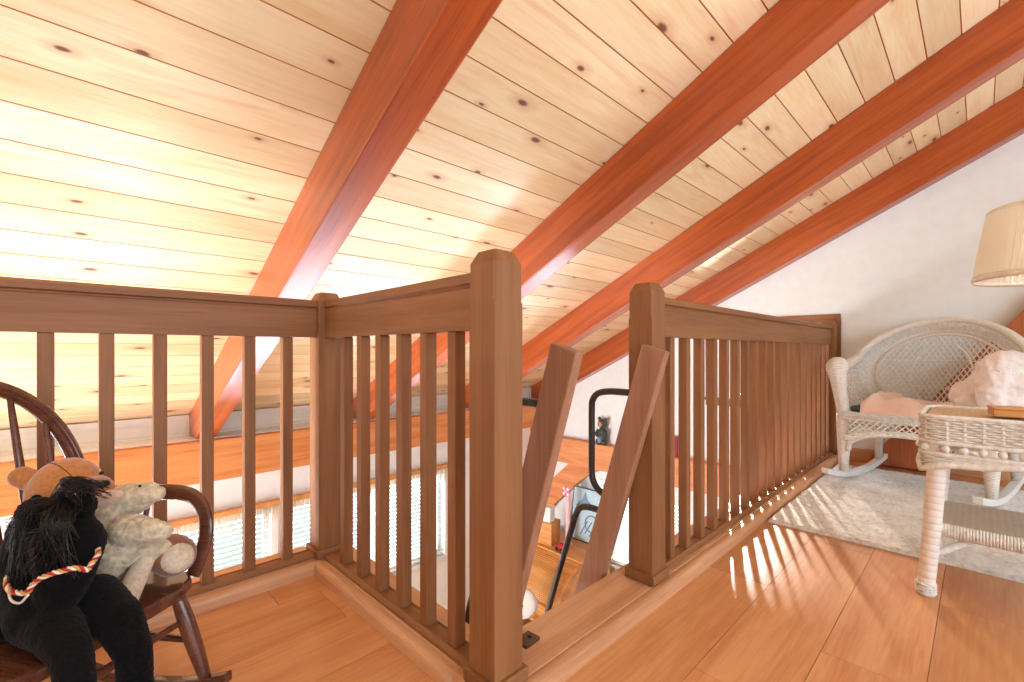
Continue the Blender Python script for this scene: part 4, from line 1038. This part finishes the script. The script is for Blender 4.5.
# roll-top desk
DX0, DX1, DY0, DY1, DT = 3.40, 4.34, 2.87, 3.85, -1.316
t = thing('rolltop_desk', 'golden oak roll-top desk seen through the ladder opening', 'desk', (0, 0, ZL))
dz = -ZL
prof_ = [(3.45, -1.80), (3.46, -1.70), (3.50, -1.60), (3.57, -1.50), (3.67, -1.42), (3.80, -1.36), (3.90, DT-0.02)]
mb = MB()
sp_ = smoothpath([(x, 0, z+dz) for x, z in prof_], 6)
for a, c in zip(sp_[:-1], sp_[1:]):            # tambour slats
    d = (c-a); m_ = (a+c)/2; an = math.atan2(d.z, d.x); T = Matrix.Translation((m_.x, (DY0+DY1)/2, m_.z)) @ Matrix.Rotation(-an, 4, 'Y')
    mb.box(-d.length*0.42, d.length*0.42, -(DY1-DY0)/2+0.03, (DY1-DY0)/2-0.03, -0.006, 0.007, T)
mb.build('tambour', M['oak'], t, bevel=0.003)
mb = MB(); body_ = [(3.93, DT-0.022+dz), (4.34, DT-0.022+dz), (4.34, 0.78), (3.42, 0.78)]+[(x-0.004, z+dz-0.01) for x, z in prof_[:-1]]
mb.prism([(x+0.02, z) if i > 3 else (x, z) for i, (x, z) in enumerate(body_)], 'y', DY0+0.032, DY1-0.032); mb.build('desk_case', M['oak'], t)
for y in (DY0, DY1-0.03):
    mb = MB(); mb.prism([(3.90, DT-0.02+dz), (4.34, DT-0.02+dz), (4.34, 0.001), (3.42, 0.001)]+[(x-0.025, z+dz+0.012) for x, z in prof_], 'y', y, y+0.03); mb.build('side_panel', M['paleyellow'] if False else M['oak'], t, bevel=0.004)
mb = MB(); mb.box(3.83, 4.36, DY0-0.02, DY1+0.02, DT+dz-0.018, DT+dz); mb.build('top_board', M['oak'], t, bevel=0.004)
mb = MB(); mb.box(3.36, 4.34, DY0-0.01, DY1+0.01, 0.62, 0.65); mb.build('writing_surface', M['oak'], t, bevel=0.005)
for y0_, y1_ in ((DY0+0.031, DY0+0.33), (DY1-0.33, DY1-0.031)):
    mb = MB(); mb.box(3.44, 4.3, y0_, y1_, 0.05, 0.619); o1 = mb.build('pedestal', M['oak'], t)
    for k in range(3):
        mb = MB(); mb.box(3.42, 3.4399, y0_+0.015, y1_-0.015, 0.07+k*0.18, 0.23+k*0.18); dr = mb.build('drawer', M['oak'], t, bevel=0.004)
        mb = MB(); mb.ball((3.41, (y0_+y1_)/2, 0.15+k*0.18), 0.014, 10); mb.build('knob', M['bronze'], dr)
# things on the desk
def box_thing(name, label, cat, p, sx, sy, sz, mat, lidmat, rz=0):
    t = thing(name, label, cat, p, rz); mb = MB(); mb.box(-sx/2, sx/2, -sy/2, sy/2, 0, sz*0.8); mb.build('box_body', mat, t, bevel=0.003)
    mb = MB(); mb.box(-sx/2-0.003, sx/2+0.003, -sy/2-0.003, sy/2+0.003, sz*0.8+0.0005, sz); mb.build('lid', lidmat, t, bevel=0.003); return t
q = put(545, 546, z=DT+0.002)
box_thing('storage_box', 'orange wooden box with a pale front on top of the roll-top desk', 'box', (3.98, 3.47, DT+0.0005), 0.20, 0.22, 0.25, M['oak'], M['oak'], radians(10))
box_thing('storage_box', 'small white box standing on the orange box on the desk', 'box', (3.96, 3.44, DT+0.2515), 0.10, 0.11, 0.17, M['white'], M['ivory'], radians(10))
t = thing('picture_board', 'pale blue picture board with a bird drawing standing on the desk top', 'picture', (4.26, 3.10, DT+0.001))
Tl = Matrix.Rotation(radians(8), 4, 'Y')
mb = MB(); mb.box(0, 0.012, -0.27, 0.27, 0, 0.60, Tl); mb.build('board', M['skyblue'], t)
mb = MB()
for a in ((-0.27, 0.27, 0, 0.012), (-0.27, 0.27, 0.588, 0.60), (-0.27, -0.262, 0.012, 0.588), (0.262, 0.27, 0.012, 0.588)): mb.box(-0.004, -0.0002, a[0], a[1], a[2], a[3], Tl)
mb.build('frame', M['black_p'], t)
mb = MB(); bird = [(0.20, 0.40), (0.13, 0.47), (0.10, 0.56), (0.06, 0.47), (-0.02, 0.42), (-0.10, 0.44), (-0.02, 0.37), (0.08, 0.36), (0.16, 0.33), (0.22, 0.34)]
mb.prism([(y, z) for y, z in bird], 'x', -0.003, -0.0003, M=Tl); mb.build('bird_drawing', M['blue'], t)
mb = MB()
for i in range(5): mb.tube([Tl @ Vector((-0.003, 0.12-0.06*i, 0.08+0.02*(i % 2))), Tl @ Vector((-0.003, 0.04-0.06*i, 0.24))], 0.006, 5)
mb.tube([Tl @ Vector((-0.003, -0.02+0.09*cos(a), 0.22+0.09*sin(a))) for a in [2*pi*i/20 for i in range(20)]], 0.007, 5, closed=True); mb.build('line_drawing', M['grey'], t)
t = thing('pinwheel', 'pink and white pinwheel on a pale pink stick standing on the desk', 'pinwheel', (4.10, 3.27, DT+0.0005))
mb = MB(); mb.lathe([(0.05, 0), (0.05, 0.01), (0.028, 0.02), (0.028, 0.58), (0.02, 0.6)], 14); mb.build('stick', fabric('pale_pink', (244, 208, 206)), t)
mb = MB()
for k in range(8):
    a = 2*pi*k/8; c = Vector((-0.035, 0.035*cos(a), 0.60+0.035*sin(a)))
    if k % 2 == 0: mb.ball(c, (0.012, 0.026, 0.026), 10)
mb.build('petals', M['pink'], t)
mb = MB()
for k in range(8):
    a = 2*pi*k/8; c = Vector((-0.035, 0.038*cos(a), 0.60+0.038*sin(a)))
    if k % 2: mb.ball(c, (0.010, 0.022, 0.022), 10)
mb.ball((-0.045, 0, 0.60), 0.012, 8); mb.build('white_petals', M['white'], t)
t = thing('toy_car', 'small red toy car with dark wheels on the desk top', 'toy car', (3.90, 3.20, DT+0.0005), radians(80))
mb = MB(); mb.prism([(-0.07, 0.02), (0.07, 0.02), (0.07, 0.05), (0.035, 0.055), (0.015, 0.085), (-0.035, 0.085), (-0.055, 0.055), (-0.07, 0.05)], 'y', -0.03, 0.03); mb.build('car_body', M['red'], t, bevel=0.006)
for x in (-0.04, 0.04):
    for y in (-0.034, 0.034):
        mb = MB(); mb.lathe([(0.001, -0.007), (0.022, -0.007), (0.022, 0.007), (0.001, 0.007)], 14, M=Matrix.Translation((x, y, 0.0225)) @ Matrix.Rotation(pi/2, 4, 'X')); mb.build('wheel', M['black_p'], t)
# white fan in front of the desk
t = thing('pedestal_fan', 'white round fan on a grey pedestal left of the desk front', 'fan', (3.05, 2.98, ZL), radians(215))
mb = MB(); mb.lathe([(0.17, 0), (0.17, 0.02), (0.03, 0.04), (0.018, 0.06), (0.018, 0.86), (0.05, 0.88)], 24); mb.build('pedestal', M['grey'], t)
Tf = Matrix.Translation((0, 0, 0.98)) @ Matrix.Rotation(pi/2, 4, 'Y')
mb = MB(); mb.lathe([(0.001, -0.05), (0.12, -0.045), (0.155, 0.0), (0.12, 0.035), (0.001, 0.045)], 32, M=Tf); mb.build('fan_head', M['white'], t)
mb = MB(); mb.ball((0.05, 0, 0.98), (0.015, 0.022, 0.022)); mb.build('hub', M['black_p'], t)
